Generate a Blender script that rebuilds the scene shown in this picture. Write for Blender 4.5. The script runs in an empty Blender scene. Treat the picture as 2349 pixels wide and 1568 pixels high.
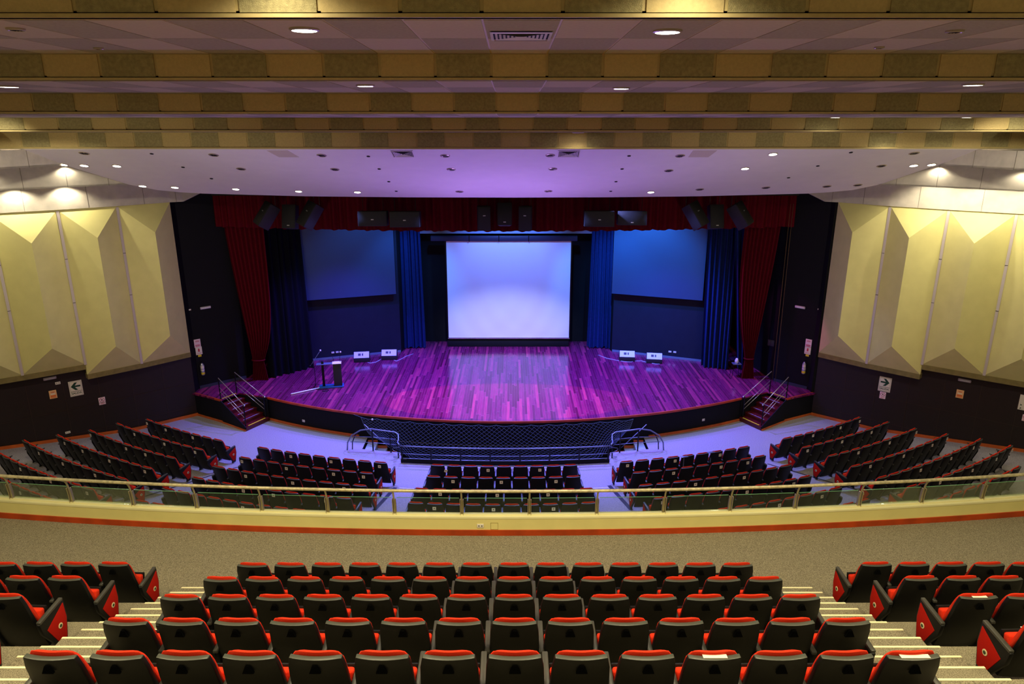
import bpy, bmesh, math, random
from math import sin, cos, pi, radians, sqrt, atan2, hypot
from mathutils import Vector, Matrix
random.seed(7)
SC = bpy.context.scene
C = SC.collection

# ------------------------------------------------------------------ camera, world, exposure
FPX = 1605.0
PITCH = math.atan(478 / FPX)
CAMX, CAMZ = 0.3, 11.5
cam_d = bpy.data.cameras.new('camera')
cam = bpy.data.objects.new('camera', cam_d); C.objects.link(cam)
cam.location = (CAMX, 0, CAMZ)
cam.rotation_euler = (pi / 2 - PITCH, 0, 0)
cam_d.sensor_width = 36.0
cam_d.lens = FPX / 2349 * 36.0
cam_d.clip_end = 200
SC.camera = cam
SC.view_settings.view_transform = 'Standard'
SC.view_settings.look = 'None'
SC.view_settings.gamma = 1
SC.view_settings.exposure = 0.0
SC.view_settings.use_curve_mapping = False

world = bpy.data.worlds.new('world'); SC.world = world
world.use_nodes = True
world.node_tree.nodes['Background'].inputs[0].default_value = (1.0, 0.83, 0.50, 1)
world.node_tree.nodes['Background'].inputs[1].default_value = 0.20

def look_rot(loc, tgt):
    return (Vector(tgt) - Vector(loc)).to_track_quat('-Z', 'Y').to_euler()

def light(name, kind, loc, tgt=None, energy=100, color=(1, 1, 1), size=0.1, spot=90, blend=0.3, square=False, sy=None):
    d = bpy.data.lights.new(name, kind)
    d.energy = energy; d.color = color
    if kind == 'AREA':
        d.shape = 'RECTANGLE'; d.size = size; d.size_y = sy or size
    elif kind == 'SUN':
        pass
    else:
        d.shadow_soft_size = size
    if kind == 'SPOT':
        d.spot_size = radians(spot); d.spot_blend = blend; d.use_square = square
    o = bpy.data.objects.new(name, d); C.objects.link(o)
    o.location = loc
    if tgt is not None: o.rotation_euler = look_rot(loc, tgt)
    return o

WARM = (1.0, 0.88, 0.52)
WHITE = (1.0, 0.90, 0.68)
BLUE = (0.04, 0.28, 1.0)
VIOLET = (0.42, 0.28, 1.0)
# house downlights in the ceiling above the balcony (out of frame, above the picture's top edge)
for x in (-10, -6, -2, 2, 6, 10):
    light('unseen_house_light', 'SPOT', (x, 5.6, 12.95), (x, 5.9, 4.3), 740, WARM, 0.16, 150, 0.8)
    light('unseen_house_light', 'SPOT', (x, 1.5, 15.2), (x, 2.2, 4.3), 600, WARM, 0.16, 140, 0.8)
for sx in (-1, 1):
    light('unseen_house_light', 'SPOT', (sx * 10.5, 14.2, 11.8), (sx * 15.5, 24.0, 5.0), 1500, WHITE, 0.16, 75, 0.8)  # added unseen spot that brightens the folded side wall panels
    light('unseen_house_light', 'SPOT', (sx * 4.5, 14.5, 12.1), (sx * 9.0, 19.0, 0.5), 500, WHITE, 0.16, 120, 0.8)
for sx in (-1, 1):   # added fill spots under the balcony lip, warming the white ceiling
    light('unseen_house_light', 'SPOT', (sx * 7.5, 12.4, 3.9), (sx * 10.5, 22.0, 10.0), 950, WHITE, 0.15, 90, 1.0)
# stage lighting bars hidden behind the valance, above the stage
for x, e in ((-4.6, 800), (4.6, 4300)):
    light('stage_wash_light', 'SPOT', (x, 29.2, 9.3), (x * 1.5, 32.6, 5.0), e, BLUE, 0.15, 70, 0.8)
for x in (-2.6, 2.6):
    light('stage_wash_light', 'SPOT', (x, 30.5, 9.3), (x * 2.0, 34.0, 3.5), 1500, BLUE, 0.15, 60, 0.7)
for x in (-7.0, -2.4, 2.4, 7.0):
    light('stage_floor_light', 'SPOT', (x, 29.6, 9.3), (x * 0.85, 28.2, 1.0), 6400, (0.15, 0.09, 1.0), 0.15, 100, 0.7)
light('pink_side_light', 'SPOT', (5.0, 31.0, 9.0), (10.1, 29.4, 5.0), 800, (0.9, 0.1, 0.8), 0.1, 22, 0.6)
light('side_blue_light', 'SPOT', (3.4, 26.5, 9.3), (13.2, 27.0, 3.6), 900, (0.25, 0.3, 1.0), 0.1, 26, 0.8)
# projector light from the house, aimed at the lower part of the screen
pj = light('projector_light', 'SPOT', (0.1, 18.5, 10.9), (0.1, 34.6, 1.9), 9500, (0.50, 0.56, 1.0), 0.1, 28, 1.0, True)
pj.scale = (1, 0.50, 1)
light('screen_blue_light', 'SPOT', (0.1, 30.5, 9.3), (0.1, 34.6, 4.6), 2300, (0.12, 0.25, 1.0), 0.2, 80, 0.8)
for x in (-6.2, -2.15, 2.15, 6.2):
    light('front_blue_light', 'SPOT', (x, 26.55, 9.35), (x * 1.05, 22.6, 0.0), 2500, (0.20, 0.30, 1.0), 0.12, 105, 0.7)
# framed light above the apron, its shutters give a straight edged patch on the boards
fr = light('profile_spot', 'SPOT', (0.1, 26.5, 9.5), (0.1, 26.78, 1.02), 2900, (0.95, 0.42, 0.62), 0.02, 62, 0.02, True)
fr.scale = (1, 0.40, 1)
# added violet spot at the stage edge, stands in for bounce on the ceiling
light('ceiling_bounce_fill', 'SPOT', (0.0, 25.1, 1.12), (0.0, 19.0, 11.0), 3600, (0.42, 0.24, 1.0), 0.5, 100, 1.0)

# ------------------------------------------------------------------ colour + material helpers
def lin(c):
    return tuple(((v / 255.) / 12.92 if v / 255. <= 0.04045 else (((v / 255.) + 0.055) / 1.055) ** 2.4) for v in c)

_M = {}
def mat(name, rgb, rough=0.6, metal=0.0, noise=0.0, nscale=20.0, bump=0.0, bscale=60.0, spec=0.5, emit=None, estr=0.0, rgb2=None, ncontrast=0.5):
    if name in _M: return _M[name]
    m = bpy.data.materials.new(name); m.use_nodes = True
    nt = m.node_tree; b = nt.nodes['Principled BSDF']
    col = lin(rgb) + (1,)
    b.inputs['Base Color'].default_value = col
    b.inputs['Roughness'].default_value = rough
    b.inputs['Metallic'].default_value = metal
    b.inputs['Specular IOR Level'].default_value = spec
    tc = None
    if noise > 0 or bump > 0 or rgb2:
        tc = nt.nodes.new('ShaderNodeTexCoord')
    if noise > 0 or rgb2:
        n = nt.nodes.new('ShaderNodeTexNoise'); n.inputs['Scale'].default_value = nscale; n.inputs['Detail'].default_value = 5
        nt.links.new(tc.outputs['Object'], n.inputs['Vector'])
        r = nt.nodes.new('ShaderNodeValToRGB')
        r.color_ramp.elements[0].position = 0.5 - ncontrast * 0.5; r.color_ramp.elements[1].position = 0.5 + ncontrast * 0.5
        if rgb2:
            c0 = lin(rgb2) + (1,)
        else:
            c0 = tuple(v * (1 - noise) for v in col[:3]) + (1,)
        r.color_ramp.elements[0].color = c0
        r.color_ramp.elements[1].color = col if rgb2 else tuple(min(1, v * (1 + noise)) for v in col[:3]) + (1,)
        nt.links.new(n.outputs['Fac'], r.inputs['Fac']); nt.links.new(r.outputs['Color'], b.inputs['Base Color'])
    if bump > 0:
        n2 = nt.nodes.new('ShaderNodeTexNoise'); n2.inputs['Scale'].default_value = bscale; n2.inputs['Detail'].default_value = 3
        nt.links.new(tc.outputs['Object'], n2.inputs['Vector'])
        bp = nt.nodes.new('ShaderNodeBump'); bp.inputs['Strength'].default_value = bump; bp.inputs['Distance'].default_value = 0.02
        nt.links.new(n2.outputs['Fac'], bp.inputs['Height']); nt.links.new(bp.outputs['Normal'], b.inputs['Normal'])
    if emit:
        b.inputs['Emission Color'].default_value = tuple(emit) + (1,)
        b.inputs['Emission Strength'].default_value = estr
    _M[name] = m
    return m

# carpet
M_carpet = mat('carpet_grey', (150, 140, 116), 0.95, noise=0.55, nscale=95, bump=0.8, bscale=160, spec=0.1, ncontrast=0.36)
M_carpet_low = mat('carpet_stalls', (158, 152, 150), 0.95, noise=0.3, nscale=40, bump=0.5, bscale=90, spec=0.1, ncontrast=0.4)
M_cream = mat('parapet_paint', (226, 214, 140), 0.5, noise=0.05, nscale=2.5)
M_ledge = mat('ledge_paint', (236, 228, 172), 0.45, noise=0.04, nscale=3)
M_redwood = mat('skirting_wood', (176, 62, 14), 0.4, noise=0.35, nscale=3.0, ncontrast=0.6)
M_orange = mat('orange_skirting', (196, 92, 30), 0.45, noise=0.25, nscale=3.0)
M_tile_a = mat('acoustic_tile_smooth', (194, 172, 116), 0.9, noise=0.10, nscale=30, bump=0.2, bscale=150, spec=0.15)
M_tile_b = mat('acoustic_tile_rough', (164, 152, 106), 0.95, noise=0.22, nscale=22, bump=0.5, bscale=110, spec=0.1)
M_batten = mat('tile_batten', (190, 170, 110), 0.6, noise=0.08, nscale=10)
M_soffit_a = mat('soffit_tile_smooth', (186, 172, 150), 0.9, noise=0.06, nscale=20, spec=0.2)
M_soffit_b = mat('soffit_tile_rough', (164, 154, 136), 0.95, noise=0.10, nscale=25, spec=0.1)
M_white = mat('ceiling_plaster', (222, 214, 206), 0.75, noise=0.03, nscale=2)
M_conc = mat('tier_board', (186, 178, 162), 0.85, noise=0.12, nscale=4, bump=0.15, bscale=80)
M_yellow = mat('panel_paint', (218, 210, 138), 0.7, noise=0.05, nscale=2.2, bump=0.05, bscale=60)
M_strip = mat('joint_strip', (196, 184, 180), 0.45, metal=0.2)
M_olive = mat('panel_ledge', (126, 112, 62), 0.7, noise=0.2, nscale=6)
M_black = mat('black_paint', (9, 9, 12), 0.75, noise=0.2, nscale=3, spec=0.25)
M_blackp = mat('stage_black_wall', (26, 28, 46), 0.7, noise=0.1, nscale=3, spec=0.25)
M_brown = mat('dark_wall_board', (34, 16, 14), 0.55, noise=0.3, nscale=5, rgb2=(24, 12, 11))
M_plastic = mat('seat_black_plastic', (11, 11, 11), 0.5, spec=0.32, noise=0.12, nscale=60, bump=0.08, bscale=400)
M_plastic_sheen = mat('armrest_sheen_grey', (62, 60, 54), 0.38)  # black plastic made greyer, its reflected light put into the colour
M_rim_lit = mat('seat_rim_lit', (66, 68, 60), 0.4)  # overhead light on the top edges of the shells, put into the colour
M_red = mat('seat_red_fabric', (222, 52, 24), 0.9, noise=0.14, nscale=120, bump=0.35, bscale=300, spec=0.15)
M_red_shade = mat('panel_red_shaded', (176, 26, 14), 0.9, noise=0.12, nscale=120, bump=0.3, bscale=300, spec=0.1)  # seat red darkened, shade of the sideways faces put into the colour
M_cream2 = mat('badge_cream', (224, 210, 160), 0.4)
M_badge = mat('badge_green', (10, 46, 28), 0.4)
M_tag = mat('white_tag', (236, 232, 222), 0.5)
M_ink = mat('ink', (50, 46, 44), 0.6)
M_steel = mat('rail_steel', (214, 202, 158), 0.32, metal=0.35, noise=0.2, nscale=14, ncontrast=0.25)
M_post = mat('post_steel', (190, 180, 140), 0.3, metal=0.6)
M_nose = mat('step_nosing', (250, 238, 190), 0.5)
M_curtain = mat('red_velvet', (98, 9, 24), 0.9, noise=0.15, nscale=8, spec=0.1)
M_blue_c = mat('blue_velvet', (24, 42, 92), 0.85, noise=0.15, nscale=8, spec=0.15)
M_black_c = mat('black_velvet', (12, 14, 22), 0.9, noise=0.15, nscale=8, spec=0.1)
M_screen = mat('projection_cloth', (236, 236, 240), 0.7)
M_led = mat('video_panel', (42, 66, 96), 0.4, noise=0.10, nscale=60, bump=0.3, bscale=160, ncontrast=0.8)
M_metalb = mat('black_metal', (18, 20, 26), 0.35, metal=0.5)
M_bluerail = mat('grey_rail_paint', (120, 130, 150), 0.3, metal=0.5)
M_speaker = mat('speaker_box', (30, 28, 32), 0.7, noise=0.15, nscale=40)
M_grille = mat('speaker_grille', (22, 22, 26), 0.6, bump=0.4, bscale=200)
M_silver = mat('badge_silver', (200, 200, 205), 0.3, metal=0.7)
M_monitor = mat('monitor_grille', (196, 198, 210), 0.5, noise=0.05, nscale=30)
M_yellowtape = mat('yellow_tape', (228, 204, 40), 0.5)
M_greytape = mat('grey_tape', (130, 120, 140), 0.5)
M_stepwood = mat('step_wood', (88, 20, 22), 0.3, noise=0.3, nscale=4)
M_paper = mat('sign_white', (236, 226, 208), 0.5)
M_paperpink = mat('sign_pink', (240, 210, 222), 0.5)
M_paperor = mat('sign_orange', (244, 190, 130), 0.5)
M_green = mat('sign_green', (8, 62, 40), 0.5)
M_redink = mat('sign_red', (196, 30, 44), 0.5)
M_magenta = mat('sign_magenta', (170, 30, 90), 0.5)
M_net = mat('net_cord', (84, 98, 136), 0.7)
M_plate = mat('switch_plate', (230, 222, 206), 0.4)
M_lamp = mat('lamp_glow', (255, 250, 235), 0.5, emit=(1.0, 0.93, 0.76), estr=14)
M_ring = mat('lamp_ring', (176, 160, 140), 0.35, metal=0.3)
M_reflector = mat('lamp_reflector', (120, 110, 100), 0.3, metal=0.8)
M_vent = mat('vent_metal', (198, 190, 170), 0.5)
M_dark = mat('dark_gap', (20, 16, 14), 0.9)
M_chrome = mat('chrome', (220, 220, 225), 0.2, metal=0.9)
M_tube = mat('white_tube', (245, 244, 250), 0.35)
M_cable = mat('cable_white', (190, 196, 214), 0.6)
M_steel_ext = mat('extinguisher_steel', (190, 190, 200), 0.3, metal=0.6)
M_pitstep = mat('pit_step_carpet', (170, 176, 196), 0.9)

def glass_mat():
    m = bpy.data.materials.new('balustrade_glass'); m.use_nodes = True
    nt = m.node_tree; nt.nodes.remove(nt.nodes['Principled BSDF'])
    out = nt.nodes['Material Output']
    tr = nt.nodes.new('ShaderNodeBsdfTransparent'); tr.inputs[0].default_value = (0.93, 0.965, 0.92, 1)
    gl = nt.nodes.new('ShaderNodeBsdfGlossy'); gl.inputs['Roughness'].default_value = 0.06; gl.inputs['Color'].default_value = (0.9, 1, 0.9, 1)
    df = nt.nodes.new('ShaderNodeBsdfDiffuse'); df.inputs[0].default_value = (0.5, 0.6, 0.4, 1)
    fr = nt.nodes.new('ShaderNodeFresnel'); fr.inputs[0].default_value = 1.45
    mx = nt.nodes.new('ShaderNodeMixShader'); mx2 = nt.nodes.new('ShaderNodeMixShader'); mx2.inputs[0].default_value = 0.015
    mu = nt.nodes.new('ShaderNodeMath'); mu.operation = 'MULTIPLY'; mu.inputs[1].default_value = 0.35; nt.links.new(fr.outputs[0], mu.inputs[0]); nt.links.new(mu.outputs[0], mx.inputs[0]); nt.links.new(tr.outputs[0], mx.inputs[1]); nt.links.new(gl.outputs[0], mx.inputs[2])
    nt.links.new(mx.outputs[0], mx2.inputs[1]); nt.links.new(df.outputs[0], mx2.inputs[2])
    nt.links.new(mx2.outputs[0], out.inputs['Surface'])
    return m
M_glass = glass_mat()
M_glassedge = mat('glass_edge', (120, 190, 130), 0.2, spec=0.6)

def stage_floor_mat():
    m = bpy.data.materials.new('stage_planks'); m.use_nodes = True
    nt = m.node_tree; b = nt.nodes['Principled BSDF']
    tc = nt.nodes.new('ShaderNodeTexCoord')
    sep = nt.nodes.new('ShaderNodeSeparateXYZ'); nt.links.new(tc.outputs['Object'], sep.inputs[0])
    def math_(op, a, bv=None, link=None):
        n = nt.nodes.new('ShaderNodeMath'); n.operation = op
        nt.links.new(a, n.inputs[0])
        if link is not None: nt.links.new(link, n.inputs[1])
        elif bv is not None: n.inputs[1].default_value = bv
        return n.outputs[0]
    W = 0.10
    xs = math_('DIVIDE', sep.outputs['X'], W)
    xi = math_('FLOOR', xs); xf = math_('FRACT', xs)
    wn = nt.nodes.new('ShaderNodeTexWhiteNoise'); wn.noise_dimensions = '1D'; nt.links.new(xi, wn.inputs['W'])
    off = math_('MULTIPLY', wn.outputs['Value'], 5.0)
    ys = math_('DIVIDE', sep.outputs['Y'], 2.6)
    ysum = math_('ADD', ys, link=off)
    yi = math_('FLOOR', ysum); yf = math_('FRACT', ysum)
    cmb = nt.nodes.new('ShaderNodeCombineXYZ'); nt.links.new(xi, cmb.inputs[0]); nt.links.new(yi, cmb.inputs[1])
    wn2 = nt.nodes.new('ShaderNodeTexWhiteNoise'); wn2.noise_dimensions = '3D'; nt.links.new(cmb.outputs[0], wn2.inputs['Vector'])
    ramp = nt.nodes.new('ShaderNodeValToRGB')
    e = ramp.color_ramp.elements
    e[0].position = 0; e[0].color = lin((92, 18, 54)) + (1,)
    e[1].position = 1; e[1].color = lin((176, 56, 92)) + (1,)
    x = ramp.color_ramp.elements.new(0.45); x.color = lin((116, 26, 74)) + (1,)
    x = ramp.color_ramp.elements.new(0.8); x.color = lin((142, 36, 84)) + (1,)
    nt.links.new(wn2.outputs['Value'], ramp.inputs['Fac'])
    ns = nt.nodes.new('ShaderNodeTexNoise'); ns.inputs['Scale'].default_value = 3.0; ns.inputs['Detail'].default_value = 8
    mp = nt.nodes.new('ShaderNodeMapping'); mp.inputs['Scale'].default_value = (6, 0.5, 1)
    nt.links.new(tc.outputs['Object'], mp.inputs[0]); nt.links.new(mp.outputs[0], ns.inputs['Vector'])
    mix = nt.nodes.new('ShaderNodeMix'); mix.data_type = 'RGBA'; mix.blend_type = 'MULTIPLY'; mix.inputs[0].default_value = 0.6
    nt.links.new(ramp.outputs['Color'], mix.inputs[6])
    r2 = nt.nodes.new('ShaderNodeValToRGB'); r2.color_ramp.elements[0].position = 0.3; r2.color_ramp.elements[0].color = (0.45, 0.45, 0.45, 1)
    r2.color_ramp.elements[1].position = 0.7; r2.color_ramp.elements[1].color = (1.0, 1.0, 1.0, 1)
    nt.links.new(ns.outputs['Fac'], r2.inputs['Fac']); nt.links.new(r2.outputs['Color'], mix.inputs[7])
    # worn pale joints between the boards
    ga = math_('LESS_THAN', xf, 0.05); gb = math_('LESS_THAN', yf, 0.008)
    gm = math_('MAXIMUM', ga, link=gb)
    mix2 = nt.nodes.new('ShaderNodeMix'); mix2.data_type = 'RGBA'
    gs = math_('MULTIPLY', gm, 0.45)
    nt.links.new(gs, mix2.inputs[0]); nt.links.new(mix.outputs[2], mix2.inputs[6]); mix2.inputs[7].default_value = lin((150, 110, 120)) + (1,)
    nt.links.new(mix2.outputs[2], b.inputs['Base Color'])
    b.inputs['Roughness'].default_value = 0.16
    b.inputs['Specular IOR Level'].default_value = 0.6
    bp = nt.nodes.new('ShaderNodeBump'); bp.inputs['Strength'].default_value = 0.06; bp.inputs['Distance'].default_value = 0.01
    nt.links.new(ns.outputs['Fac'], bp.inputs['Height']); nt.links.new(bp.outputs['Normal'], b.inputs['Normal'])
    return m
M_stage = stage_floor_mat()

# ------------------------------------------------------------------ mesh helpers
class MB:
    def __init__(self): self.v = []; self.f = []; self.mi = []; self.mats = []; self.cur = 0
    def m(self, mt):
        if mt not in self.mats: self.mats.append(mt)
        self.cur = self.mats.index(mt); return self
    def add(self, vs, fs):
        o = len(self.v); self.v += [tuple(p) for p in vs]
        for f in fs: self.f.append(tuple(i + o for i in f)); self.mi.append(self.cur)
        return self
    def box(self, c, s, rz=0.0, M=None):
        x, y, z = s[0] / 2, s[1] / 2, s[2] / 2
        vs = [Vector((sx * x, sy * y, sz * z)) for sz in (-1, 1) for sy in (-1, 1) for sx in (-1, 1)]
        R = M if M is not None else Matrix.Rotation(rz, 3, 'Z')
        vs = [R @ p + Vector(c) for p in vs]
        return self.add(vs, [(0, 2, 3, 1), (4, 5, 7, 6), (0, 1, 5, 4), (2, 6, 7, 3), (0, 4, 6, 2), (1, 3, 7, 5)])
    def b6(self, x0, x1, y0, y1, z0, z1):
        return self.box(((x0 + x1) / 2, (y0 + y1) / 2, (z0 + z1) / 2), (x1 - x0, y1 - y0, z1 - z0))
    def prism(self, pts, vec):
        n = len(pts); vec = Vector(vec)
        a = [Vector(p) for p in pts]; b = [p + vec for p in a]
        fs = [tuple(range(n))[::-1], tuple(range(n, 2 * n))] + [(i, (i + 1) % n, n + (i + 1) % n, n + i) for i in range(n)]
        return self.add(a + b, fs)
    def wall(self, path, z0, z1, th=0.1, side=1):
        # ribbon with thickness along a plan path; z0/z1 numbers or lists
        n = len(path)
        for i in range(n - 1):
            (xa, ya), (xb, yb) = path[i][:2], path[i + 1][:2]
            L = hypot(xb - xa, yb - ya) or 1e-6; nx, ny = -(yb - ya) / L * th * side, (xb - xa) / L * th * side
            za0 = z0[i] if isinstance(z0, (list, tuple)) else z0; zb0 = z0[i + 1] if isinstance(z0, (list, tuple)) else z0
            za1 = z1[i] if isinstance(z1, (list, tuple)) else z1; zb1 = z1[i + 1] if isinstance(z1, (list, tuple)) else z1
            self.add([(xa, ya, za0), (xb, yb, zb0), (xb + nx, yb + ny, zb0), (xa + nx, ya + ny, za0),
                      (xa, ya, za1), (xb, yb, zb1), (xb + nx, yb + ny, zb1), (xa + nx, ya + ny, za1)],
                     [(3, 2, 1, 0), (4, 5, 6, 7), (0, 1, 5, 4), (1, 2, 6, 5), (2, 3, 7, 6), (3, 0, 4, 7)])
        return self
    def tube(self, pts, r, n=8, cap=True):
        pts = [Vector(p) for p in pts]; k = len(pts); vs = []; fs = []
        rs = r if isinstance(r, (list, tuple)) else [r] * k
        up0 = None
        for i, p in enumerate(pts):
            t = (pts[min(i + 1, k - 1)] - pts[max(i - 1, 0)]).normalized()
            if up0 is None:
                up0 = Vector((0, 0, 1)) if abs(t.z) < 0.9 else Vector((1, 0, 0))
            a = (up0 - t * up0.dot(t)).normalized(); up0 = a; b = t.cross(a)
            for j in range(n):
                an = 2 * pi * j / n; vs.append(p + (a * cos(an) + b * sin(an)) * rs[i])
        for i in range(k - 1):
            for j in range(n):
                fs.append((i * n + j, i * n + (j + 1) % n, (i + 1) * n + (j + 1) % n, (i + 1) * n + j))
        if cap: fs.append(tuple(range(n))[::-1]); fs.append(tuple(range((k - 1) * n, k * n)))
        return self.add(vs, fs)
    def lathe(self, prof, c=(0, 0, 0), n=20, M=None):
        k = len(prof); vs = []; fs = []
        for (r, z) in prof:
            for j in range(n):
                p = Vector((r * cos(2 * pi * j / n), r * sin(2 * pi * j / n), z))
                if M is not None: p = M @ p
                vs.append(p + Vector(c))
        for i in range(k - 1):
            for j in range(n):
                fs.append((i * n + j, i * n + (j + 1) % n, (i + 1) * n + (j + 1) % n, (i + 1) * n + j))
        fs.append(tuple(range(n))[::-1]); fs.append(tuple(range((k - 1) * n, k * n)))
        return self.add(vs, fs)
    def grid(self, P):
        r = len(P); c = len(P[0]); vs = [p for row in P for p in row]
        return self.add(vs, [(i * c + j, i * c + j + 1, (i + 1) * c + j + 1, (i + 1) * c + j) for i in range(r - 1) for j in range(c - 1)])
    def mesh(self, name, smooth=False, bevel=0.0, seg=2, auto=None):
        me = bpy.data.meshes.new(name); me.from_pydata([tuple(p) for p in self.v], [], self.f)
        for mt in self.mats: me.materials.append(mt)
        me.polygons.foreach_set('material_index', self.mi)
        bm = bmesh.new(); bm.from_mesh(me)
        if bevel > 0:
            bmesh.ops.remove_doubles(bm, verts=bm.verts, dist=1e-5)
            ed = [e for e in bm.edges if len(e.link_faces) == 2 and e.calc_face_angle(0) > radians(30)]
            bmesh.ops.bevel(bm, geom=ed, offset=bevel, segments=seg, affect='EDGES', profile=0.5)
        bmesh.ops.recalc_face_normals(bm, faces=bm.faces)
        bm.to_mesh(me); bm.free()
        if smooth or bevel > 0:
            me.polygons.foreach_set('use_smooth', [True] * len(me.polygons))
            if bevel > 0 or auto:
                me.set_sharp_from_angle(angle=radians(auto or 40))
        return me
    def build(self, name, parent=None, loc=(0, 0, 0), rz=0.0, smooth=False, bevel=0.0, seg=2, auto=None, label=None):
        o = bpy.data.objects.new(name, self.mesh(name, smooth, bevel, seg, auto)); C.objects.link(o)
        o.location = loc; o.rotation_euler = (0, 0, rz)
        if parent: o.parent = parent
        if label: o['label'] = label
        return o

def S(*mats_):
    b = MB()
    if mats_: b.m(mats_[0])
    return b

def struct(o, name=None):
    o['kind'] = 'structure'; return o

def tag(o, label, cat, group=None, kind=None):
    o['label'] = label; o['category'] = cat
    if group: o['group'] = group
    if kind: o['kind'] = kind
    return o

def thing(name, label, cat, loc=(0, 0, 0), rz=0.0, group=None):
    o = bpy.data.objects.new(name, None); C.objects.link(o); o.empty_display_size = 0.1
    o.location = loc; o.rotation_euler = (0, 0, rz)
    return tag(o, label, cat, group)

ORD = ['zeroth', 'first', 'second', 'third', 'fourth', 'fifth', 'sixth', 'seventh', 'eighth', 'ninth', 'tenth', 'eleventh', 'twelfth', 'thirteenth', 'fourteenth', 'fifteenth']
XC = 0.05   # hall axis

# pixel of the photograph -> point in the place (calibration of the measured positions)
def ray(px, py):
    u = (px - 1174.5) / FPX; v = (py - 784) / FPX; s, c = sin(PITCH), cos(PITCH)
    return Vector((u, c - v * s, -(s + v * c)))
EYE = Vector((CAMX, 0, CAMZ))
def atz(px, py, z):
    d = ray(px, py); return EYE + d * ((z - CAMZ) / d.z)
def aty(px, py, y):
    d = ray(px, py); return EYE + d * (y / d.y)
def atp(px, py, p0, n):
    d = ray(px, py); n = Vector(n); return EYE + d * ((Vector(p0) - EYE).dot(n) / d.dot(n))

# ================================================================== STRUCTURE
# ---- stalls floor
RC = 47.6
def hfl(x, y):
    r = hypot(x - XC, RC - y); return max(0.0, 0.1155 * (r - 26.16))
def arcx(r, x): return RC - sqrt(r * r - (x - XC) ** 2)

STAGE_R, STAGE_CY = 20.5, 45.12
def stage_y(x): return STAGE_CY - sqrt(STAGE_R ** 2 - (x - XC) ** 2)
# pit outline (floor level)
pit = []
for i in range(25):
    x = XC - 5.45 + 10.9 * i / 24; pit.append((x, stage_y(x) + 0.02))
pit += [(XC + 5.45, 24.35), (XC + 3.95, 24.05), (XC + 3.75, 23.22)]
for i in range(1, 8):
    x = XC + 3.75 - 7.5 * i / 8; pit.append((x, 23.0 + 0.016 * (x - XC) ** 2))
pit += [(XC - 3.75, 23.22), (XC - 3.95, 24.05), (XC - 5.45, 24.35)]

bm = bmesh.new()
outer = []
RF = 26.16
angs = [(-48 + 96 * i / 64) for i in range(65)]
for a in angs: outer.append((XC + RF * sin(radians(a)), RC - RF * cos(radians(a))))
outer += [(19.6, 36), (-19.5, 36)]
def loop(pts):
    vs = [bm.verts.new((p[0], p[1], 0)) for p in pts]
    return [bm.edges.new((vs[i], vs[(i + 1) % len(vs)])) for i in range(len(vs))]
ed = loop(outer) + loop(pit)
bmesh.ops.triangle_fill(bm, edges=ed, use_beauty=True)
for f in bm.faces:
    if f.normal.z < 0: f.normal_flip()
me = bpy.data.meshes.new('floor'); bm.to_mesh(me); bm.free(); me.materials.append(M_carpet_low)
o = bpy.data.objects.new('floor', me); C.objects.link(o); struct(o)
b = S(M_carpet_low)
P = []
for j in range(30):
    r = RF + 0.5 * j
    P.append([(XC + r * sin(radians(a)), RC - r * cos(radians(a)), 0.1155 * (r - RF)) for a in angs])
b.grid(P)
struct(b.build('floor'))
# pit box
b = S(M_black)
b.wall(pit + [pit[0]], -2.2, -0.002, 0.03, 1)
b.prism([(p[0], p[1], -2.25) for p in pit], (0, 0, 0.05))
struct(b.build('wall_pit'))

# ---- stage platform
SZ = 1.02
A_l, B_l, A2_l, B2_l = (-10.40, 26.02), (-9.85, 27.08), (-11.67, 26.87), (-11.23, 27.68)
A_r, B_r, A2_r, B2_r = (10.35, 26.08), (9.80, 27.08), (11.62, 27.00), (11.13, 27.81)
front = []
n = 48
for i in range(n + 1):
    x = -9.85 + (9.80 + 9.85) * i / n; front.append((x, stage_y(x)))
stage_out = [(-13.15, 27.62), A2_l, B2_l] + front + [B2_r, A2_r, (13.05, 27.62), (14.5, 29.0), (14.5, 36.5), (-14.5, 36.5), (-14.5, 29.0)]
b = S(M_stage); b.prism([(p[0], p[1], SZ - 0.06) for p in stage_out], (0, 0, 0.06))
struct(b.build('floor', bevel=0))
C.objects[-1].name if False else None
# dark wood lip and black front
def front_wall(path, name, z0, z1, th, mt):
    bb = S(mt); bb.wall(path, z0, z1, th, 1); return struct(bb.build(name))
for nm, path in (('wall_stage_front', front), ):
    front_wall([(p[0], p[1] + 0.04) for p in path], nm, -0.02, SZ - 0.06, 0.1, M_black)
b = S(M_redwood)
b.wall([(p[0], p[1] - 0.02) for p in front], SZ - 0.075, SZ + 0.004, 0.06, 1)
struct(b.build('trim_1'))
fl = [p for p in front if p[0] < XC - 5.45]; fr = [p for p in front if p[0] > XC + 5.45]
b = S(M_orange)
b.wall([(p[0], p[1] - 0.02) for p in fl], 0, 0.09, 0.05, 1); b.wall([(p[0], p[1] - 0.02) for p in fr], 0, 0.09, 0.05, 1)
struct(b.build('trim_2'))
for (cor, a2, nm) in (((-13.1, 27.68), A2_l, 'wall_stage_left'), ((13.05, 27.75), A2_r, 'wall_stage_right')):
    b = S(M_black); p = [cor, a2] if cor[0] < 0 else [a2, cor]
    b.wall(p, -0.02, SZ - 0.06, 0.08, 1); struct(b.build(nm))
    b = S(M_redwood); b.wall([(q[0], q[1] - 0.02) for q in p], SZ - 0.07, SZ + 0.002, 0.06, 1); struct(b.build('trim_3'))
    b = S(M_orange); b.wall([(q[0], q[1] - 0.03) for q in p], 0, 0.09, 0.05, 1); struct(b.build('trim_2'))

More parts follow.
